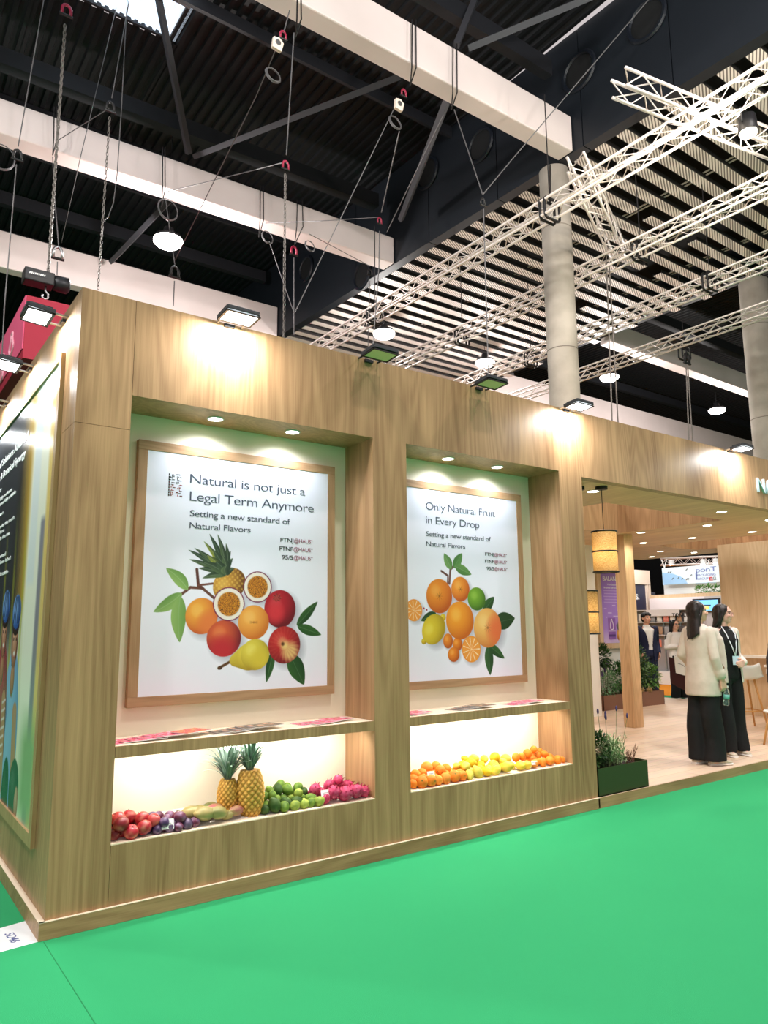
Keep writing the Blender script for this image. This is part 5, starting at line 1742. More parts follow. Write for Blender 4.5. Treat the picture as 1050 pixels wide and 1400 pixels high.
leaf_cloud(500, (0, 0, .10), (.16, .13, .13), .045, [(150, 172, 120), (180, 198, 150), (120, 150, 96)], 6, aspect=.18, up=.8).build('lower_foliage', LEAFM, t)
for k, (dx, dy, hz) in enumerate(((-.10, .02, .47), (-.02, .0, .42), (.02, .03, .44), (.12, -.02, .485), (.33, .02, .40), (.05, .05, .40))):
    MB().tube([(dx * .4, dy, .0), (dx * .8, dy, hz * .6), (dx, dy, hz)], .0022, 5).build('flower_stalk', STEMM, t)
    MB().ball((dx, dy, hz + .02), (.010, .010, .026), 8, 6).build('flower_head', FLW, t, smooth=True)
t = thing('lavender_plant', 'thin reddish trailing sprig at the free end of the olive planter', 'plant', (5.04, .15, zs), 'planter plants')
st, lf, tips = sprigs(9, (0, 0, 0), (.05, .06), .17, 9, (150, 120, 96), .03, .0025)
st.build('stems', mat('red_stem', (132, 84, 70), .7), t); lf.build('foliage', LEAFM, t)

# back planter, brown metal with hedge plants
px0, px1, py0, py1, pz = 9.82, 11.63, 4.06, 4.38, PL + .26
t = thing('planter_box', 'long brown planter box before the white wall', 'planter', (10.7, 4.2, PL), 'planter boxes')
b = MB().box(px0, px1, py0, py0 + .01, PL + .001, pz).box(px0, px1, py1 - .01, py1, PL + .001, pz).box(px0, px0 + .01, py0, py1, PL + .001, pz).box(px1 - .01, px1, py0, py1, PL + .001, pz)
b.build('trough', mat('brown_metal', (128, 92, 74), .5, .1), t, world=True)
MB().box(px0 + .01, px1 - .01, py0 + .01, py1 - .01, PL + .002, pz - .03).build('soil', SOIL, t, world=True)
zs = pz - .031
def bush(x, rad, n, size, tones, label, seed, hgt=.0, name='hedge_plant', aspect=.5):
    t = thing(name, label, 'plant', (x, 4.2, zs), 'back planter plants')
    leaf_cloud(n, (0, 0, rad[2] * .75 + hgt), rad, size, tones, seed, aspect=aspect).build('foliage', LEAFM, t)
    MB().tube([(0, 0, 0), (.01, .01, rad[2] * .6 + hgt)], .012, 6).build('stem', mat('woody_stem', (86, 70, 52), .8), t)
DG = [(40, 70, 36), (60, 96, 48), (92, 124, 76), (130, 156, 110)]
bush(9.95, (.22, .18, .24), 420, .10, DG[:2], 'dark leafy shrub half hidden by the wall end', 21, .50)
bush(10.12, (.24, .17, .26), 700, .07, [(150, 190, 150), (120, 168, 120), (96, 146, 96)], 'pale blue-green leafy plant in the back planter', 22, .0, aspect=.25)
bush(10.5, (.22, .17, .30), 700, .075, [(60, 110, 56), (90, 140, 76), (40, 84, 44)], 'fresh green shrub behind the oak post', 23, .05)
bush(11.02, (.28, .17, .42), 1000, .08, DG, 'tall dense shrub right of the oak post', 24, .16)
bush(11.40, (.22, .16, .26), 650, .08, [(96, 140, 60), (60, 104, 44), (130, 168, 90)], 'low bright green shrub at the free end of the back planter', 25, .06)
t = thing('dry_sprigs', 'tan drooping sprigs hanging over the front of the brown planter', 'plant', (11.0, 4.08, zs), 'back planter plants')
st, lf, tips = sprigs(18, (0, -.01, 0), (.22, .02), .11, 31, (206, 180, 130), .05)
st.build('stems', STEMM, t); lf.build('foliage', LEAFM, t)
t = thing('lavender_plant', 'dark flower spikes rising from the left of the back planter', 'plant', (10.02, 4.15, zs), 'back planter plants')
for k, (dx, hz) in enumerate(((-.08, .36), (.0, .43), (.08, .55), (.13, .48))):
    MB().tube([(dx * .4, 0, 0), (dx, 0, hz)], .004, 5).build('flower_stalk', STEMM, t)
    MB().ball((dx, 0, hz + .03), (.017, .017, .05), 8, 6).build('flower_head', FLW, t, smooth=True)

# ------------------------------------------------------------------ purple poster on the white wall
t = thing('balance_poster', 'tall purple framed poster behind the upper pendant lamp', 'poster', (10.85, 4.5, 1.08))
bx0, bx1, bz0, bz1 = 10.50, 11.14, 1.23, 2.72
b = MB().box(bx0 - .10, bx0, 4.50, 4.549, bz0 - .10, bz1 + .05).box(bx1, bx1 + .01, 4.50, 4.549, bz0 - .10, bz1 + .05).box(bx0, bx1, 4.50, 4.549, bz0 - .10, bz0).box(bx0, bx1, 4.50, 4.549, bz1, bz1 + .05)
b.build('frame', OAK_PALE, t, world=True)
S = Print(bx1 - bx0, bz1 - bz0, .006, (158, 120, 214))
U, V = S.U, S.V
S.blend(np.clip(V - .5, 0, 1) * .6, (196, 160, 230))
S.blend(np.clip((V - 1.25) * 4 + .15 * np.sin(U * 20), 0, 1) * .8, (226, 206, 240))
for k in range(5):
    S.rect(.06 + .02 * (k % 2), .50 + k * .055, .58 - .03 * (k % 3), .515 + k * .055, (196, 170, 230))
for (u, v, w) in ((.30, .78, .1), (.05, .84, .08), (.45, .87, .1), (.16, .92, .12), (.10, 1.0, .03), (.32, .98, .14)):
    S.rect(u, v, u + w, v + .014, (226, 210, 246))
S.rect(.15, 1.02, .37, 1.42, (140, 92, 180), .02); S.rect(.17, 1.04, .25, 1.42, (150, 100, 186), .03); S.rect(.15, 1.26, .37, 1.275, (200, 180, 226)); S.rect(.16, 1.33, .36, 1.37, (90, 54, 130), .02)
a = np.linspace(0, 2 * math.pi, 40)
S.line([(.26 + .055 * math.sin(q) * (1 - .35 * (math.cos(q) + 1) / 2), 1.16 - .085 * math.cos(q) - (.03 if math.cos(q) > .9 else 0)) for q in a], .008, (244, 238, 250))
S.ball(.45, 1.34, .055, .10, (222, 150, 60), (150, 84, 30), (240, 200, 120)); 
for k in range(7):
    S.leaf((.45, 1.26), (.45 + (k - 3) * .022, 1.08 + abs(k - 3) * .02), .012, (96, 90, 90), (60, 56, 64))
S.ball(.53, 1.40, .075, .06, (120, 84, 80), (70, 46, 46), (150, 120, 110)); S.ball(.525, 1.385, .058, .042, (246, 240, 246), (210, 200, 220), (255, 255, 255))
S.build('printed_sheet', (bx0, 4.498, bz1), (1, 0, 0), (0, 0, -1), t, vcol_mat('poster_satin', .4, .4))
words('heading', 'BALANCE', (bx0 + .06, 4.496, 2.40), XU, ZU, INK_W, t, width=.56, cap=.095, thin=.006)
words('subheading', 'Plant based', (bx0 + .32, 4.496, 2.315), XU, ZU, INK_W, t, width=.26, cap=.032, align='CENTER')
words('subheading', 'Botanical refreshment', (bx0 + .32, 4.496, 2.255), XU, ZU, INK_W, t, width=.48, cap=.034, align='CENTER')

# ------------------------------------------------------------------ bar table and stools
LEGW = mat('beech', (214, 160, 96), .45, noise=(9, (188, 134, 76), .5))
SHELL = mat('white_shell', (240, 238, 234), .35)
t = thing('bar_table', 'high white-topped bar table with splayed beech legs at the pale oak block', 'table', (9.9, .5, PL))
MB().box(9.40, 10.6, .1, 1.0, .965, .995).build('top', mat('table_white', (240, 232, 222), .3), t, world=True, bevel=.004)
MB().box(9.44, 10.56, .14, .96, .935, .964).build('apron', LEGW, t, world=True)
for x in (9.52, 10.48):
    for y in (.22, .88):
        MB().tube([(x, y, .91), (x + (.05 if x > 10 else -.05), y + (.05 if y > .5 else -.05), PL)], .024, 8).build('leg', LEGW, t, world=True, smooth=True)
MB().tube([(9.49, .20, .32), (9.49, .90, .32)], .014, 8).build('stretcher', LEGW, t, world=True)
def stool(x, y, rz, label):
    t = thing('bar_stool', label, 'stool', (x, y, PL), 'white shell bar stools', rz)
    vs, fs = [], []
    nu, nv = 14, 12
    for j in range(nv + 1):
        f = j / nv
        for k in range(nu + 1):
            u = (k / nu - .5) * 2
            if f < .6:
                g = f / .6; yy = -.19 + .36 * g; zz = .70 + .035 * u * u + .03 * (1 - g) ** 2 * -1
            else:
                g = (f - .6) / .4; yy = .17 + .05 * g; zz = .70 + .035 * u * u + .19 * g ** 1.2
            wdt = .21 * (1 - .25 * max(0, f - .7) / .3) * (1 - .15 * max(0, .15 - f) / .15)
            vs.append((u * wdt, yy - .06 * u * u * (f > .6), zz))
    for j in range(nv):
        for k in range(nu):
            a = j * (nu + 1) + k
            fs.append((a, a + 1, a + nu + 2, a + nu + 1))
    o = MB().add(vs, fs).build('seat_shell', SHELL, t, smooth=True)
    md = o.modifiers.new('s', 'SOLIDIFY'); md.thickness = .014
    for sx in (-1, 1):
        for sy in (-1, 1):
            MB().tube([(sx * .10, sy * .10, .69), (sx * .20, sy * .20, 0)], [.017, .013], 8).build('leg', LEGW, t, smooth=True)
    for a, b_ in (((-1, -1), (1, -1)), ((1, -1), (1, 1)), ((1, 1), (-1, 1)), ((-1, 1), (-1, -1))):
        MB().tube([(a[0] * .165, a[1] * .165, .25), (b_[0] * .165, b_[1] * .165, .25)], .010, 6).build('footrest', LEGW, t, smooth=True)
stool(9.62, 1.42, 2.5, 'white shell bar stool with beech legs just right of the woman in black')
stool(10.62, 1.35, 2.0, 'white shell bar stool pushed behind the bar table')
t = thing('wall_counter', 'narrow pale counter ledge along the oak block behind the table', 'counter', (10.95, .8, 1.0))
MB().box(10.86, 11.119, -.4, 2.2, 1.02, 1.06).build('ledge', mat('table_white', (240, 232, 222), .3), t, world=True)

# ------------------------------------------------------------------ stands across the aisle
CREAM = mat('cream_panel', (240, 222, 206), .6)
SLATE = mat('slate_panel', (52, 56, 84), .4)
t = thing('exhibition_stand', 'cream stand with a slate panel ending in a white letter across the aisle', 'stand', (18.2, 9.2, 0), 'stands across the aisle')
MB().box(16.6, 18.76, 9.0, 9.4, 2.78, 3.21).build('header', CREAM, t, world=True)
MB().box(16.6, 18.55, 9.05, 9.35, 2.02, 2.77).build('slate_panel', SLATE, t, world=True)
MB().box(18.56, 18.64, 9.0, 9.4, 0, 2.77).build('post', CREAM, t, world=True); MB().box(18.70, 18.76, 9.0, 9.4, 0, 2.77).build('post', CREAM, t, world=True)
words('lettering', 's.', (18.13, 9.04, 2.33), XU, ZU, INK_W, t, cap=.24, thin=.02, align='CENTER')
p = P(889, 822, y=9.6)
t = thing('exhibition_stand', 'narrow slate stand wall with a pink mark beside the cream stand', 'stand', (p.x, 9.6, 0), 'stands across the aisle')
MB().box(p.x - .12, p.x + .30, 9.6, 9.8, 0, 2.60).build('wall', mat('slate_dark', (40, 42, 66), .4), t, world=True)
MB().tube([P(890, 816.5, y=9.59), P(893, 818, y=9.59), P(890, 820, y=9.59)], .025, 6).build('pink_mark', mat('magenta_mark', (240, 60, 150), .5), t, world=True)
MB().box(p.x - .03, p.x + .06, 9.585, 9.599, 2.09, 2.11).build('white_mark', INK_W, t, world=True)

t = thing('exhibition_stand', 'white stand with a pale blue hanging sign and a packed pouch wall', 'stand', (20, 8.4, 0), 'stands across the aisle')
a, c = P(905, 777, x=20), P(992, 771, x=20)
MB().box(20.0, 20.12, 7.1, 9.38, 2.82, 3.36).build('sign_panel', mat('sign_pale', (222, 240, 250), .5), t, world=True)

pts = [(19.996, 9.37, 2.825), (19.996, 8.52, 2.825), (19.996, 8.60, 2.95), (19.996, 8.75, 3.06), (19.996, 9.0, 3.16), (19.996, 9.37, 3.22)]
MB().prism(pts, (-.006, 0, 0)).build('sign_wave', mat('sign_blue_wave', (160, 204, 244), .5), t, world=True)
rs = random.Random(4)
for k in range(9):
    y, z = 8.35 + rs.random() * .9, 2.9 + rs.random() * .36
    MB().tube([(19.985, y, z), (19.985, y - .05, z + .05)], .012, 5).build('sign_speck', mat('speck_grey', (110, 120, 130), .6), t, world=True)
BLUEI = mat('sign_lettering_blue', (92, 108, 184), .5)
REDI = mat('sign_red', (214, 74, 84), .5)
def ysign(nm, s, px, py, cap, width, m, thin=-.01):
    q = P(px, py, x=19.98)
    words(nm, s, q, (0, -1, 0), ZU, m, t, width=width, cap=cap, thin=thin)
ysign('lettering', 'ponT', 951.5, 782.6, .155, .66, BLUEI); ysign('lettering', 'PACKAGING', 953, 788.2, .072, .60, BLUEI); ysign('lettering', 'GROUP', 953.5, 793, .072, .36, BLUEI)
q = P(972, 791.5, x=19.98); MB().tube([q + Vector((0, .04, -.03)), q + Vector((0, .03, .05)), q + Vector((0, -.03, .05)), q + Vector((0, -.04, -.03))], .02, 5, close=True).build('red_mark', REDI, t, world=True)
q = P(977, 791, x=19.98); MB().tube([q + Vector((0, .03, -.03)), q + Vector((0, .03, .05)), q + Vector((0, -.03, .05)), q + Vector((0, -.03, -.03))], .008, 5, close=True).build('grey_mark', mat('speck_grey', (110, 120, 130), .6), t, world=True)
MB().tube([P(951.5, 783, x=19.98), P(952, 792.5, x=19.98)], .018, 5).build('letter_tail', BLUEI, t, world=True)
MB().tube([P(952, 797.3, x=19.98), P(979, 796.5, x=19.98)], .008, 5).build('underline', mat('sign_line', (150, 190, 214), .5), t, world=True)
MB().box(20.3, 20.5, 5.2, 9.55, 0.0, 2.95).build('white_wall', mat('stand_white', (238, 246, 248), .5), t, world=True)
MB().box(18.3, 20.3, 5.3, 8.75, 2.34, 2.44).build('oak_top', OAK_PALE, t, world=True)
MB().box(18.28, 18.4, 7.0, 8.75, 1.98, 2.34).build('white_fascia', mat('stand_blush', (238, 228, 230), .5), t, world=True)
MB().box(18.28, 18.4, 5.3, 7.0, 1.2, 2.34).build('screen_wall', mat('stand_grey', (200, 190, 188), .5), t, world=True)
MB().box(18.4, 20.2, 5.3, 8.75, 0, 2.34).build('core', mat('stand_grey', (200, 190, 188), .5), t, world=True)
s = thing('wall_screen', 'wall screen with a bright blue picture above the two women', 'screen', (18.25, 6.5, 1.8))
a, c = P(946, 819, x=18.2), P(984, 836, x=18.2)
MB().box(18.22, 18.279, c.y, a.y, c.z, a.z).build('bezel', DARK, s, world=True)
MB().box(18.214, 18.22, c.y + .04, a.y - .04, c.z + .03, a.z - .04).build('picture', mat('screen_blue', (120, 190, 240), .3, emit=.8), s, world=True)
MB().box(18.210, 18.214, c.y + .3, c.y + .62, c.z + .06, c.z + .15).build('picture_shape', mat('screen_yellow', (240, 220, 120), .3, emit=.5), s, world=True)
MB().box(18.209, 18.2135, c.y + .25, c.y + .62, c.z + .16, c.z + .19).build('picture_bar', mat('screen_dark', (50, 50, 60), .3), s, world=True)
pz = P(950, 813, x=18.9)
for k in range(4):
    q = thing('pot_plant', 'small green plant on the pale top of the far stand, %s of a row' % ORD[k], 'plant', (18.7, 7.35 - k * .25, 2.44), 'plants on the far stand')
    leaf_cloud(90, (0, 0, .09), (.13, .10, .12), .12, [(70, 130, 60), (100, 160, 80)], 60 + k).build('foliage', LEAFM, q)
    MB().lathe([(.05, 0), (.06, .05)], n=12).build('pot', WHITE, q)

# pouch wall
GW = mat('grey_slatwall', (150, 142, 140), .5)
t = thing('slatwall_unit', 'grey slatwall shelf unit hung with pouches behind the man in navy', 'shelf unit', (17, 7.6, 0))
MB().box(17.0, 17.12, 6.4, 9.0, .35, 1.98).build('back_panel', GW, t, world=True)
for z in (1.28, 1.62, 1.95):
    MB().box(16.86, 17.0, 6.4, 9.0, z, z + .02).build('shelf', mat('shelf_grey', (196, 190, 186), .5), t, world=True)
for k in range(6):
    y = 6.45 + k * .5
    MB().box(16.97, 17.0, y, y + .03, .35, 1.98).build('upright', STEEL, t, world=True)
MB().box(16.7, 17.2, 6.4, 9.0, 0.0, .34).build('base', mat('stand_white', (238, 246, 248), .5), t, world=True)
MB().box(16.84, 16.86, 6.9, 7.9, 1.80, 1.975).build('name_board', mat('board_pale', (226, 216, 212), .5), t, world=True)
q = P(919, 843.5, x=16.838); words('lettering', 'TAWIL', q, (0, -1, 0), ZU, INK_B, t, width=.40, cap=.10, thin=.035)
pk = [mat('pouch_%s' % n_, c_, .45) for n_, c_ in (('cream', (226, 214, 200)), ('tan', (170, 134, 104)), ('dark', (70, 60, 58)), ('coral', (222, 130, 110)), ('white', (238, 236, 234)), ('grey', (150, 146, 146)))]
pn = ['cream', 'tan', 'dark brown', 'coral', 'white', 'grey']
rp = random.Random(12)
for r_, z in enumerate((1.30, 1.64)):
    for k in range(11):
        v = rp.randrange(6); y = 8.75 - k * .2
        b = MB().loft([(0, 0, 0, .07, .028), (0, 0, .06, .072, .026), (0, 0, .18, .07, .012), (0, 0, .22, .07, .004)], 14, 3)
        o = b.build('pouch', pk[v], smooth=True)
        o.location = (16.92, y, z + .001); o.rotation_euler = (0, 0, math.pi / 2 + rp.uniform(-.3, .3))
        tag(o, '%s stand-up pouch on the %s shelf of the slatwall, %s from the cream stand' % (pn[v], ('lower', 'upper')[r_], ORD[k]), 'pouch', 'pouches on the slatwall')
for k in range(12):
    v = rp.randrange(6); y = 8.75 - k * .19
    b = MB().prism([(0, -.05, 0), (0, .05, 0), (0, .05, .17), (0, .012, .20), (0, -.012, .20), (0, -.05, .17)], (.012, 0, 0))
    o = b.build('hanging_pouch', pk[v], bevel=.003); o.location = (16.95, y, .98)
    tag(o, '%s flat pouch hanging low on the slatwall, %s from the cream stand' % (pn[v], ORD[k]), 'pouch', 'hanging pouches on the slatwall')

# truss and lamps over the far stand
truss('small truss with lamps over the pale blue sign', P(906, 768.5, x=21), P(992, 765, x=21), .22, .22)
for k, px in enumerate((918, 962, 979)):
    q = P(px, 770 - k, x=20.9)
    u = thing('stand_spot', 'small bright stand spot on the far truss, %s of three' % ORD[k], 'spotlight', q, 'far stand spots')
    MB().lathe([(.09, .1), (.10, -.05)], n=14).build('housing', WHITE, u)
    MB().lathe([(.09, -.051), (.02, -.07)], n=14).build('lens', mat('spot_white', (255, 255, 250), emit=14), u)
    point('spot_light', u, (-3.6, 0, .2), 45, (1, .98, .95), .1)  # fill light added well in front of the lamp to brighten the far stand
for k, px in enumerate((908, 966)):
    a, c = P(px, 766, x=20.06), P(px + .5, 776.5, x=20.06)
    u = thing('sign_hanger', 'white V-shaped hanger of the pale blue sign, %s from the cream stand' % ORD[k], 'hanger', a, 'sign hangers')
    for s_ in (-.09, .09):
        MB().tube([a + Vector((0, s_, .03)), c], .016, 6).build('arm', WHITE, u, world=True)


# ------------------------------------------------------------------ people
FACE = vcol_mat('skin', .55, .35)
HAIR_D = mat('dark_brown_hair', (30, 22, 22), .45, noise=(45, (52, 38, 36), .8))
HAIR_B = mat('black_hair', (18, 16, 18), .45, noise=(45, (40, 36, 38), .8))
BEIGE = mat('beige_blazer', (222, 204, 190), .75, noise=(14, (206, 188, 172), .6), bump=.3, bump_scale=18)
CREAMC = mat('cream_blazer', (232, 218, 206), .75, noise=(14, (220, 204, 190), .6), bump=.3, bump_scale=18)
BLACKC = mat('black_cloth', (16, 15, 17), .85, bump=.25, bump_scale=14)
NAVYC = mat('navy_cloth', (20, 28, 62), .75, bump=.25, bump_scale=14)
WHITEC = mat('white_shirt', (240, 240, 238), .7)
SHOEB = mat('beige_trainer', (206, 192, 170), .6)
SOLEW = mat('white_sole', (244, 240, 234), .5)


def rotz(v, a, c=(0, 0, 0)):
    c = Vector(c)
    return Matrix.Rotation(a, 3, 'Z') @ (Vector(v) - c) + c


def hand(b, wrist, d, palm, thumb_side, curl, s=1.0):
    """palm and five separate fingers; d: along the hand, palm: the way the palm faces, thumb_side: towards the thumb"""
    wrist = Vector(wrist); d = Vector(d).normalized(); palm = Vector(palm); palm = (palm - d * palm.dot(d)).normalized()
    side = Vector(thumb_side); side = (side - d * side.dot(d) - palm * side.dot(palm)).normalized()
    for k in (-.024, -.008, .008, .024):
        b.capsule(wrist + side * k * .7, .013 * s, wrist + d * .085 * s + side * k * 1.25 * s, .0125 * s, 8)
    for k, L in ((.031, .068), (.011, .078), (-.010, .072), (-.030, .056)):
        p = wrist + d * .085 * s + side * k * s
        e = d
        for j, (f, r0, r1) in enumerate(((.45, .0095, .009), (.32, .009, .0082), (.25, .0082, .0070))):
            a = curl * (.7 + .3 * j)
            e = (e * math.cos(a) + palm * math.sin(a)).normalized()
            q = p + e * L * f * s
            b.capsule(p, r0 * s, q, r1 * s, 8); p = q
            a2 = 0
    p = wrist + d * .03 * s + side * .030 * s
    e = (d * .70 + side * .62 + palm * (.25 + .3 * curl)).normalized(); q = p + e * .040 * s
    b.capsule(p, .0125 * s, q, .0105 * s, 8)
    e = (d * .9 + side * .15 + palm * (.2 + .6 * curl)).normalized()
    b.capsule(q, .0105 * s, q + e * .032 * s, .008 * s, 8)


def person(label, loc, heading, H_, skin, hair, top, pose, female=True):
    """stands on loc; local x is the right-hand side, local y is forward"""
    t = thing('person', label, 'person', loc, None, heading - math.pi / 2)
    s = H_ / 1.68
    hy, hp = pose.get('head_yaw', 0), pose.get('head_pitch', 0)
    neck = Vector((0, -.005, 1.46))
    HM = Matrix.Rotation(-hy, 3, 'Z') @ Matrix.Rotation(-hp, 3, 'X')
    def hd(p):
        return HM @ (Vector(p) - neck) + neck
    sh = .141 if female else .178
    b = MB()
    b.loft([(0, 0, .80, .12, .08), (0, 0, .86, .155, .105), (0, 0, .95, .155, .11), (0, .0, 1.06, .122, .09), (0, 0, 1.18, .138, .10), (0, 0, 1.29, .152, .10), (0, -.005, 1.36, sh * .98, .075), (0, -.01, 1.40, .10, .058), (0, -.01, 1.43, .056, .05)], 20)
    b.capsule((0, -.012, 1.40), .054, hd((0, -.005, 1.50)), .049)
    # head: skull, jaw, chin, nose, lips, brow, ears
    b.ball(hd((0, -.004, 1.595)), (.073, .090, .085), 20, 14, rot=HM)
    b.ball(hd((0, .022, 1.545)), (.062, .066, .080), 18, 12, rot=HM)
    b.ball(hd((0, .055, 1.497)), (.034, .032, .028), 12, 8, rot=HM)
    b.capsule(hd((0, .083, 1.583)), .009, hd((0, .101, 1.552)), .0135, 8)
    b.ball(hd((0, .094, 1.545)), (.017, .012, .009), 10, 6, rot=HM)
    b.ball(hd((0, .080, 1.521)), (.024, .013, .006), 10, 6, rot=HM); b.ball(hd((0, .079, 1.512)), (.021, .012, .006), 10, 6, rot=HM)
    b.ball(hd((0, .074, 1.603)), (.052, .014, .010), 12, 6, rot=HM)
    for k in (-1, 1):
        b.ball(hd((k * .036, .062, 1.553)), (.022, .022, .022), 10, 6, rot=HM)
        b.ball(hd((k * .073, -.008, 1.568)), (.010, .019, .031), 10, 8, rot=HM)
    # legs and feet
    for k, key in ((-1, 'l'), (1, 'r')):
        hip = Vector((k * .085, 0, .88)); an = Vector(pose.get('ankle_' + key, (k * .095, -.01, .085))); kn = Vector(pose['knee_' + key]) if 'knee_' + key in pose else (hip + an) / 2 + Vector((0, .02, .03))
        b.capsule(hip, .082, kn, .054); b.capsule(kn, .052, an, .037)
        yaw = pose.get('foot_yaw_' + key, 0)
        fw = rotz((0, 1, 0), yaw)
        b.capsule(an + Vector((0, 0, -.045)) - fw * .03, .034, an + fw * .13 + Vector((0, 0, -.055)), .024)
    arms = {}
    for k, key in ((-1, 'l'), (1, 'r')):
        shd = Vector((k * sh, -.005, 1.36)); el = Vector(pose['elbow_' + key]); wr = Vector(pose['wrist_' + key])
        b.capsule(shd, .048, el, .037); b.capsule(el, .037, wr, .025)
        d = Vector(pose.get('hand_' + key, wr - el)); pl = Vector(pose.get('palm_' + key, (-k, 0, 0))); th = Vector(pose.get('thumb_' + key, (0, 1, 0)))
        hand(b, wr, d, pl, th, pose.get('curl_' + key, .35))
        arms[key] = (shd, el, wr)
    b.v = [tuple(Vector(p) * s) for p in b.v]
    o = b.build('body', FACE, t, remesh=.0065 * s, smooth_it=3)
    me = o.data
    n = len(me.vertices); co = np.zeros(n * 3, np.float32); me.vertices.foreach_get('co', co); co = co.reshape(-1, 3) / s
    HMi = np.array(HM.transposed())
    lc = (co - np.array(neck)) @ HMi.T + np.array(neck)
    base = np.array(s2l(skin)); C = np.tile(base, (n, 1))
    x, y, z = lc[:, 0], lc[:, 1], lc[:, 2]
    fr = (y > .03) & (z > 1.46)
    def put(m, c, k=1.0):
        m = np.clip(m, 0, 1)[:, None] * k
        C[:] = C * (1 - m) + np.array(s2l(c)) * m
    put(np.where(fr, 1 - (np.hypot((np.abs(x) - .043) / .024, (z - 1.548) / .02)), 0), (214, 120, 110), .5)
    put(np.where(fr, 2.2 - 2 * np.hypot(x / .021, (z - 1.517) / .0085), 0), (176, 78, 80))
    put(np.where(fr, 3 - 2.4 * np.hypot((np.abs(x) - .031) / .014, (z - 1.580) / .0075), 0), (244, 240, 236))
    put(np.where(fr, 3 - 2.4 * np.hypot((np.abs(x) - .031) / .0065, (z - 1.580) / .007), 0), (34, 24, 22))
    put(np.where(fr, 3 - 2.4 * np.hypot((np.abs(x) - .031) / .017, (z - 1.5875) / .0025), 0), (40, 28, 26))
    put(np.where(fr, 3 - 2.2 * np.hypot((np.abs(x) - .032) / .019, (z - 1.602 + 6 * (np.abs(x) - .03) ** 2) / .0045), 0), (44, 32, 28))
    ca = me.color_attributes.new('Col', 'FLOAT_COLOR', 'POINT')
    ca.data.foreach_set('color', np.concatenate([C, np.ones((n, 1))], 1).astype(np.float32).ravel())
    t['s'] = s
    del t['s']
    return t, s, hd, HM, arms, sh


def cloth(t, s, name, b, m, vox=.011, sm=5):
    b.v = [tuple(Vector(p) * s) for p in b.v]
    return b.build(name, m, t, remesh=vox * s, smooth_it=sm)


def solid(t, s, name, b, m, **k):
    b.v = [tuple(Vector(p) * s) for p in b.v]
    return b.build(name, m, t, **k)


def trousers(t, s, m, wide, pose, hem=.04, top=1.02, rx=.155):
    b = MB()
    b.loft([(0, 0, .80, .10, .085), (0, 0, .86, rx + .012, .120), (0, 0, .95, rx + .004, .118), (0, 0, top, .132, .100), (0, 0, top + .02, .128, .096)], 20)
    for k, key in ((-1, 'l'), (1, 'r')):
        an = Vector(pose.get('ankle_' + key, (k * .095, -.01, .085)))
        rows = []
        for z in np.linspace(.93, hem, 9):
            f = (.93 - z) / (.93 - hem)
            cx = k * .080 * (1 - f) + an.x * f; cy = an.y * f
            r = .088 + (wide - .088) * f ** 1.3
            rows.append((cx, cy + .012 * math.sin(f * 9 + k), z, r * (1 - .12 * f), r * 1.05 * (1 + .05 * math.sin(f * 14))))
        b.loft(rows[::-1], 18, 2.2)
    return cloth(t, s, 'trousers', b, m, .011, 4)


def shoes(t, s, pose, um, sm_):
    for k, key in ((-1, 'l'), (1, 'r')):
        an = Vector(pose.get('ankle_' + key, (k * .095, -.01, .085))); yaw = pose.get('foot_yaw_' + key, 0)
        rings = [(-.075, .030, .05), (-.05, .036, .07), (0, .037, .085), (.06, .040, .070), (.11, .042, .055), (.15, .036, .045), (.172, .018, .034)]
        ub, sb = MB(), MB()
        for bb, z0, zf, g in ((ub, .020, 1, 0), (sb, .0, 0, .005)):
            vs, fs = [], []
            for (yy, w, h) in rings:
                w2 = w + g; yy2 = yy * (1.03 if g else 1)
                top = h if zf else .026
                for a in np.linspace(0, 2 * math.pi, 14, endpoint=False):
                    vs.append(rotz((w2 * math.cos(a), yy2, z0 + (top - z0) * (.5 + .5 * math.sin(a)) if not (math.sin(a) < -.5) else z0), yaw) + Vector((an.x, an.y, 0)))
            m = len(rings)
            for i in range(m - 1):
                fs += [(i * 14 + q, i * 14 + (q + 1) % 14, (i + 1) * 14 + (q + 1) % 14, (i + 1) * 14 + q) for q in range(14)]
            fs += [tuple(range(13, -1, -1)), tuple(range((m - 1) * 14, m * 14))]
            bb.add(vs, fs)
        o = solid(t, s, 'shoe', ub, um, smooth=True)
        sb.v = [tuple(Vector(p) * s) for p in sb.v]
        sb.build('sole', sm_, o, smooth=False)


def sleeves(b, arms, r0, r1, r2, upto=1.0):
    for key, (shd, el, wr) in arms.items():
        w2 = el + (wr - el) * upto
        b.capsule(shd + Vector((0, 0, .0)), r0, el, r1); b.capsule(el, r1, w2, r2)


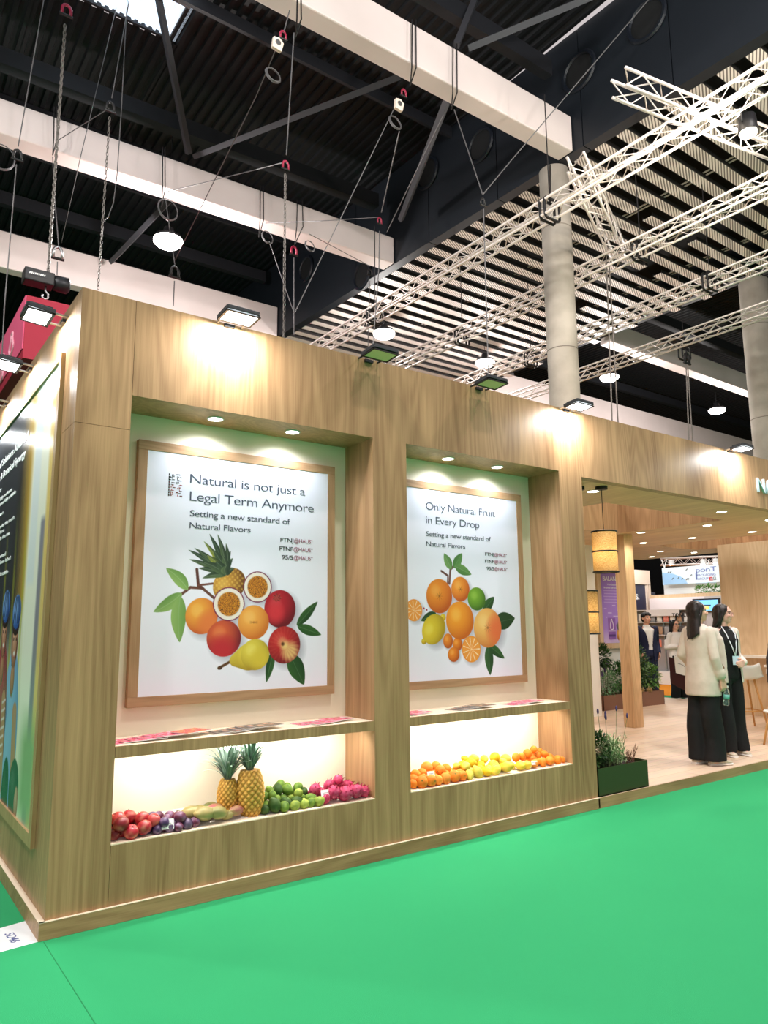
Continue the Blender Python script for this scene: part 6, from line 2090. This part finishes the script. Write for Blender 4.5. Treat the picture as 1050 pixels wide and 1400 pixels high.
def long_hair(t, s, HM, hd, m, length, back=1.0, parting=True, sides=1.0, front=0.0):
    b = MB()
    b.ball(hd((0, -.022, 1.605)), (.090, .096, .088), 20, 14, rot=HM)
    b.ball(hd((0, -.045, 1.56)), (.084, .075, .085), 18, 12, rot=HM)
    n = 25
    rr = random.Random(int(length * 1000))
    for k in range(n):
        u = (k / (n - 1) - .5) * 2
        a = u * 1.55
        p0 = hd((.080 * math.sin(a), -.030 - .045 * math.cos(a) * back, 1.655))
        p1 = hd((.099 * math.sin(a), -.026 - .064 * math.cos(a) * back, 1.585))
        q = hd((.100 * math.sin(a), -.028 - .062 * math.cos(a), 1.49))
        z1 = 1.68 - length * (1 - .16 * abs(u) ** 1.5) + rr.uniform(-.012, .012)
        e = Vector((q.x * (1.16 + .10 * abs(u)) + rr.uniform(-.006, .006), min(q.y, .02) - .030 + front * abs(u), z1))
        b.capsule(p0, .017, p1, .017, 6); b.capsule(p1, .017, q, .0165, 6); b.capsule(q, .018, e, .010, 6)
    for k in (-1, 1):
        p0 = hd((k * .062, .030, 1.635)); q = hd((k * .080, .010, 1.55)); e = hd((k * .080, -.012, 1.48)); f = Vector((e.x * 1.08, e.y + front, 1.68 - length * .88))
        b.capsule(p0, .016, q, .017, 8); b.capsule(q, .017, e, .017, 8); b.capsule(e, .017, f, .009, 8)
    return cloth(t, s, 'hair', b, m, .0062, 1)


def ring_open(rings, gap, thick, n=26):
    """open-fronted garment: section rings with a gap (radians) at the front (+y)"""
    b = MB(); vs, fs = [], []
    m = len(rings)
    for side in (0, 1):
        for (cx, cy, z, rx, ry, g) in rings:
            for k in range(n + 1):
                a = math.pi / 2 + g + (2 * math.pi - 2 * g) * k / n
                vs.append((cx + (rx - thick * side) * math.cos(a), cy + (ry - thick * side) * math.sin(a), z))
    w = n + 1; off = m * w
    for i in range(m - 1):
        for k in range(n):
            fs.append((i * w + k, i * w + k + 1, (i + 1) * w + k + 1, (i + 1) * w + k))
            fs.append((off + i * w + k, off + (i + 1) * w + k, off + (i + 1) * w + k + 1, off + i * w + k + 1))
        for k in (0, n):
            fs.append((i * w + k, (i + 1) * w + k, off + (i + 1) * w + k, off + i * w + k))
    for k in range(n):
        for i in (0, m - 1):
            fs.append((i * w + k, i * w + k + 1, off + i * w + k + 1, off + i * w + k))
    return b.add(vs, fs)

# ---- woman in the beige blazer, seen from behind
W1 = P(969, 1045, z=PL)
pose = dict(head_yaw=.62, elbow_r=(.200, -.03, 1.09), wrist_r=(.208, .045, .87), hand_r=(.02, .15, -1), palm_r=(-1, .1, 0), thumb_r=(0, 1, .1), curl_r=.85,
            elbow_l=(-.196, -.06, 1.12), wrist_l=(-.185, .10, .98), hand_l=(.12, .9, -.3), palm_l=(1, 0, 0), thumb_l=(0, .2, 1), curl_l=.8,
            ankle_l=(-.078, -.05, .085), ankle_r=(.078, .02, .085), foot_yaw_l=0, foot_yaw_r=-.35)
t, s, hd, HM, arms, sh = person('woman with long dark hair in a beige blazer, seen from behind, holding a water bottle', W1, math.radians(-8), 1.72, (224, 176, 150), 0, 0, pose)
b = MB()
b.loft([(0, 0, .70, .182, .140), (0, 0, .71, .186, .144), (0, 0, .84, .182, .142), (0, 0, .96, .162, .126), (0, 0, 1.08, .144, .114), (0, 0, 1.20, .150, .116), (0, -.005, 1.30, .160, .112), (0, -.008, 1.375, sh + .028, .086), (0, -.01, 1.415, .105, .068), (0, -.012, 1.445, .066, .062)], 24, 2.3)
sleeves(b, arms, .060, .050, .043, .80)
for key in 'lr':
    shd, el, wr = arms[key]
    w2 = el + (wr - el) * .78; b.capsule(w2 - (wr - el) * .14, .053, w2, .053)
cloth(t, s, 'blazer', b, BEIGE, .010, 3)
trousers(t, s, BLACKC, .108, pose, .045)
shoes(t, s, pose, SHOEB, SOLEW)
long_hair(t, s, HM, hd, HAIR_D, .40)
MB().tube([rotz((.030 * math.cos(a), .030 * math.sin(a), 0), 0) + arms['r'][2] * s + Vector((0, 0, .02)) for a in np.linspace(0, 2 * math.pi, 16, endpoint=False)], .006, 6, close=True).build('wristband', BLACK, t, smooth=True)
bag = MB(); 
for a0, a1 in (((-.10, .075, 1.42), (.0, .135, 1.22)), ((.0, .135, 1.22), (.17, .13, .98))):
    bag.tube([Vector(a0) * s, Vector(a1) * s], .012, 6)
bag.build('bag_strap', mat('tan_strap', (150, 110, 70), .6), t, smooth=True)
Mw = Matrix.Translation(W1) @ Matrix.Rotation(math.radians(-8) - math.pi / 2, 4, 'Z')
# bottle in her right hand
wr = arms['r'][2] * s
g = Mw @ (wr + Vector((-.022, .055, -.105)))
t2 = thing('water_bottle', 'clear plastic water bottle held low by the woman in the beige blazer', 'bottle', g + Vector((0, 0, -.165)))
t2.rotation_euler = (.10, .05, 0)
CLEAR = mat('clear_plastic', (214, 240, 236), .08, trans=.9, ior=1.2)
MB().lathe([(.024, 0), (.031, .008), (.031, .045), (.028, .055), (.031, .065), (.031, .12), (.024, .155), (.013, .175), (.013, .19)], n=20).build('bottle_body', CLEAR, t2, smooth=True)
MB().lathe([(.0315, .068), (.0318, .112)], n=20).build('label_band', mat('bottle_label', (120, 190, 180), .4), t2, smooth=True)
MB().lathe([(.015, .188), (.015, .205)], n=16).build('cap', WHITE, t2)
# folder and papers in her left hand
wl = Mw @ (arms['l'][2] * s + Vector((.0, .09, -.03)))
f0 = [P(914, 898, x=wl.x + .02), P(937, 903, x=wl.x), P(941, 945, x=wl.x), P(934, 943, x=wl.x), P(917, 934, x=wl.x + .02)]
t3 = thing('document_folder', 'dark maroon folder held behind the white sheets by the woman in the beige blazer', 'folder', wl)
MB().prism(f0, (.02, 0, 0)).build('covers', mat('maroon_folder', (54, 16, 22), .5), t3, world=True, bevel=.002)
t4 = thing('paper_sheets', 'white sheets with a signature line held beside the maroon folder', 'papers', wl)
f1 = [P(921.5, 896, x=wl.x - .02), P(939, 905, x=wl.x - .02), P(940.5, 925, x=wl.x - .02), P(924, 920, x=wl.x - .02)]
MB().prism(f1, (.004, 0, 0)).build('sheets', PAPER, t4, world=True)
MB().tube([P(926.5, 906.5, x=wl.x - .022), P(933, 909, x=wl.x - .022), P(937, 912, x=wl.x - .022)], .0025, 5).build('signature_line', INK, t4, world=True)
t5 = thing('pen', 'black pen held in the left hand of the woman in the beige blazer', 'pen', wl)
MB().tube([P(938.5, 904, x=wl.x - .04), P(941.5, 914, x=wl.x - .03)], .006, 6).build('barrel', BLACK, t5, world=True)

# ---- woman in black with an open cream blazer, glasses and lanyard
W2 = P(1003, 1032, z=PL)
pose = dict(head_yaw=-.62, head_pitch=.06, elbow_r=(.225, -.07, 1.10), wrist_r=(.225, .02, .88), hand_r=(0, .2, -1), curl_r=.5,
            elbow_l=(-.225, -.08, 1.10), wrist_l=(-.12, .14, 1.02), hand_l=(.8, .5, -.1), palm_l=(0, -1, 0), thumb_l=(0, 0, 1), curl_l=.5, foot_yaw_l=-.1, foot_yaw_r=-.25, ankle_r=(.10, .02, .085))
HD2 = math.radians(-108)
t, s, hd, HM, arms, sh = person('woman in black with glasses, an open cream blazer and a white lanyard', W2, HD2, 1.70, (238, 182, 164), 0, 0, pose)
b = MB()
b.loft([(0, 0, .84, .160, .116), (0, 0, .95, .160, .118), (0, .005, 1.06, .132, .106), (0, .012, 1.18, .144, .116), (0, .018, 1.28, .152, .118), (0, 0, 1.36, .130, .088), (0, -.008, 1.41, .072, .062), (0, -.008, 1.435, .060, .057)], 22)
cloth(t, s, 'top', b, BLACKC, .010, 3)
bl = ring_open([(0, 0, .80, .195, .145, .55), (0, 0, .92, .188, .140, .55), (0, 0, 1.06, .172, .134, .56), (0, 0, 1.18, .168, .134, .60), (0, 0, 1.29, .172, .132, .68), (0, -.006, 1.37, sh + .022, .098, .85), (0, -.012, 1.42, .095, .076, 1.15)], .5, .012)
sl = MB(); sleeves(sl, arms, .064, .054, .045, .92)
bl.add(sl.v, sl.f)
cloth(t, s, 'blazer', bl, CREAMC, .009, 2)
trousers(t, s, BLACKC, .108, pose, .045)
shoes(t, s, pose, SHOEB, SOLEW)
long_hair(t, s, HM, hd, HAIR_D, .34, front=-.03)
lan = MB()
lan.tube([Vector(q) * s for q in ((-.060, .035, 1.43), (-.062, .105, 1.34), (-.03, .142, 1.20), (.0, .150, 1.10))], .006, 6)
lan.tube([Vector(q) * s for q in ((.060, .035, 1.43), (.062, .105, 1.34), (.03, .142, 1.20), (.0, .150, 1.10))], .006, 6)
lo = lan.build('lanyard', mat('lanyard_white', (238, 240, 246), .6), t, smooth=True)
MB().box(-.045 * s, .045 * s, .150 * s, .154 * s, 1.00 * s, 1.10 * s).build('badge', mat('badge_pale_blue', (206, 232, 244), .3), lo)
def glasses(t, s, hd, m):
    b = MB()
    for k in (-1, 1):
        b.tube([hd((k * .031 + .020 * math.cos(a), .098, 1.578 + .017 * math.sin(a))) * s for a in np.linspace(0, 2 * math.pi, 16, endpoint=False)], .0018 * s, 5, close=True)
        b.tube([hd((k * .051, .096, 1.582)) * s, hd((k * .078, .02, 1.585)) * s, hd((k * .080, -.01, 1.575)) * s], .0018 * s, 5)
    b.tube([hd((-.011, .099, 1.583)) * s, hd((.011, .099, 1.583)) * s], .0018 * s, 5)
    return b.build('glasses', m, t, smooth=True)
glasses(t, s, hd, mat('pink_metal', (190, 140, 140), .3, .6))
MB().tube([hd((.03 * math.cos(a), .055 + .035 * math.sin(a), 1.40)) * s for a in np.linspace(.2, 2.9, 9)], .0015, 5).build('necklace', STEEL, t)

# ---- man in the navy suit behind the planter
q = P(888, 948, z=PL); MLOC = Vector((11.94, 4.56, PL))
pose = dict(head_yaw=-.2, elbow_r=(.235, -.09, 1.11), wrist_r=(.185, .07, .92), hand_r=(-.1, .3, -1), curl_r=.4, elbow_l=(-.235, -.09, 1.11), wrist_l=(-.185, .07, .92), hand_l=(.1, .3, -1), curl_l=.4)
dv = Vector((CAM.x - MLOC.x, CAM.y - MLOC.y))
t, s, hd, HM, arms, sh = person('man in a navy suit and white shirt standing with hands in his pockets', MLOC, math.atan2(dv.y, dv.x) + .5, 1.72, (226, 170, 144), 0, 0, pose, False)
b = MB()
b.loft([(0, 0, .84, .150, .11), (0, 0, .98, .150, .112), (0, 0, 1.2, .16, .116), (0, 0, 1.34, .165, .10), (0, -.005, 1.41, .075, .066), (0, -.005, 1.445, .064, .060)], 20)
cloth(t, s, 'shirt', b, WHITEC, .011, 3)
bl = ring_open([(0, 0, .76, .195, .138, .30), (0, 0, .92, .190, .136, .26), (0, 0, 1.06, .180, .132, .22), (0, 0, 1.20, .190, .136, .34), (0, 0, 1.31, .198, .128, .48), (0, -.006, 1.385, sh + .015, .098, .75), (0, -.012, 1.425, .092, .074, 1.1)], .5, .014)
sl = MB(); sleeves(sl, arms, .070, .058, .046, .96); bl.add(sl.v, sl.f)
cloth(t, s, 'suit_jacket', bl, NAVYC, .010, 2)
trousers(t, s, NAVYC, .088, pose, .05)
shoes(t, s, pose, BLACK, BLACK)
b = MB()
b.ball(hd((0, -.018, 1.610)), (.083, .094, .084), 20, 12, rot=HM); b.ball(hd((0, -.05, 1.56)), (.074, .055, .07), 16, 10, rot=HM)
rh = random.Random(8)
for k in range(26):
    a = rh.uniform(-1.5, 1.5); p0 = hd((.05 * math.sin(a), .02, 1.672)); e = hd((.082 * math.sin(a), .062 * math.cos(a) + .02, 1.635 + rh.uniform(-.015, .012)))
    b.capsule(p0, .018, e, .012, 6)
cloth(t, s, 'hair', b, HAIR_B, .008, 1)

# ---- woman with dark glasses beyond the platform
BLOC = Vector((13.35, 4.56, 0.004))
BLOC = P(930, 957, z=.004)
dv = Vector((CAM.x - BLOC.x, CAM.y - BLOC.y))
pose = dict(elbow_r=(.22, -.05, 1.10), wrist_r=(.10, .16, 1.12), hand_r=(-.7, .6, .2), palm_r=(0, -.4, 1), thumb_r=(0, .3, 1), curl_r=.5, elbow_l=(-.22, -.05, 1.10), wrist_l=(-.10, .16, 1.12), hand_l=(.7, .6, .2), palm_l=(0, -.4, 1), thumb_l=(0, .3, 1), curl_l=.5)
t, s, hd, HM, arms, sh = person('woman with dark glasses and white top holding something, far behind', BLOC, math.atan2(dv.y, dv.x) + .7, 1.66, (226, 176, 150), 0, 0, pose)
b = MB()
b.loft([(0, 0, .82, .178, .13), (0, 0, .95, .172, .126), (0, 0, 1.06, .150, .112), (0, 0, 1.2, .158, .12), (0, 0, 1.31, .166, .112), (0, -.006, 1.37, sh + .012, .09), (0, -.01, 1.42, .08, .064)], 22)
sleeves(b, arms, .062, .052, .042, .9)
cloth(t, s, 'top', b, mat('white_knit', (236, 228, 220), .8), .011, 3)
trousers(t, s, BLACKC, .10, pose, .05); shoes(t, s, pose, WHITE, WHITE)
long_hair(t, s, HM, hd, HAIR_B, .36)
glasses(t, s, hd, BLACK)

# ---- guest in black at the bar table, mostly beyond the view
ELOC = P(1074, 1018, z=PL); ELOC.z = PL - .36
pose = dict(head_pitch=.2, elbow_r=(.22, .02, 1.10), wrist_r=(.16, .20, 1.02), hand_r=(-.3, 1, 0), elbow_l=(-.22, .02, 1.10), wrist_l=(-.16, .20, 1.02), hand_l=(.3, 1, 0),
            knee_l=(-.10, .42, .86), knee_r=(.10, .42, .86), ankle_l=(-.10, .40, .445), ankle_r=(.10, .40, .445))
t, s, hd, HM, arms, sh = person('guest in black with dark hair sitting by the bar table, cut off by the edge', ELOC, math.radians(-35), 1.68, (226, 176, 150), 0, 0, pose)
b = MB()
b.loft([(0, 0, .80, .175, .135), (0, 0, .95, .172, .128), (0, 0, 1.2, .162, .120), (0, 0, 1.31, .168, .112), (0, -.006, 1.37, sh + .015, .09), (0, -.01, 1.42, .08, .064)], 22)
sleeves(b, arms, .064, .053, .043, .95)
cloth(t, s, 'jacket', b, BLACKC, .011, 3)
b = MB()
b.loft([(0, 0, .775, .15, .12), (0, 0, .86, .168, .13), (0, 0, .96, .14, .11)], 18)
for k, key in ((-1, 'l'), (1, 'r')):
    kn, an = Vector(pose['knee_' + key]), Vector(pose['ankle_' + key])
    b.capsule((k * .085, 0, .87), .092, kn, .068); b.capsule(kn, .066, an + Vector((0, 0, .02)), .056)
cloth(t, s, 'trousers', b, BLACKC, .011, 4)
for key in 'lr':
    an = Vector(pose['ankle_' + key])
    MB().capsule(an * s + Vector((0, -.03, -.042)), .042, an * s + Vector((0, .14, -.055)), .030).build('shoe', BLACK, t, smooth=True)
long_hair(t, s, HM, hd, HAIR_B, .30)
ch = thing('low_chair', 'white shell chair carrying the seated guest in black', 'chair', (ELOC.x, ELOC.y, PL), None, math.radians(10))
MB().loft([(0, 0, .385, .20, .19), (0, 0, .40, .215, .205), (0, 0, .412, .20, .19)], 24, 3).build('seat', SHELL, ch, smooth=True)
for sx in (-1, 1):
    for sy in (-1, 1):
        MB().tube([(sx * .12, sy * .12, .388), (sx * .19, sy * .19, 0)], [.016, .012], 8).build('leg', LEGW, ch, smooth=True)

# ------------------------------------------------------------------ lettering on the fascia
t = thing('fascia_lettering', 'pale blue raised letters on the fascia under the floodlight', 'lettering', (7.5, -.01, 3.1))
q = P(1036.5, 673, y=-.012)
words('letters', 'NATURAL', q, XU, ZU, mat('letter_pale_blue', (214, 236, 248), .35), t, cap=.19, thin=-.012, depth=.012)
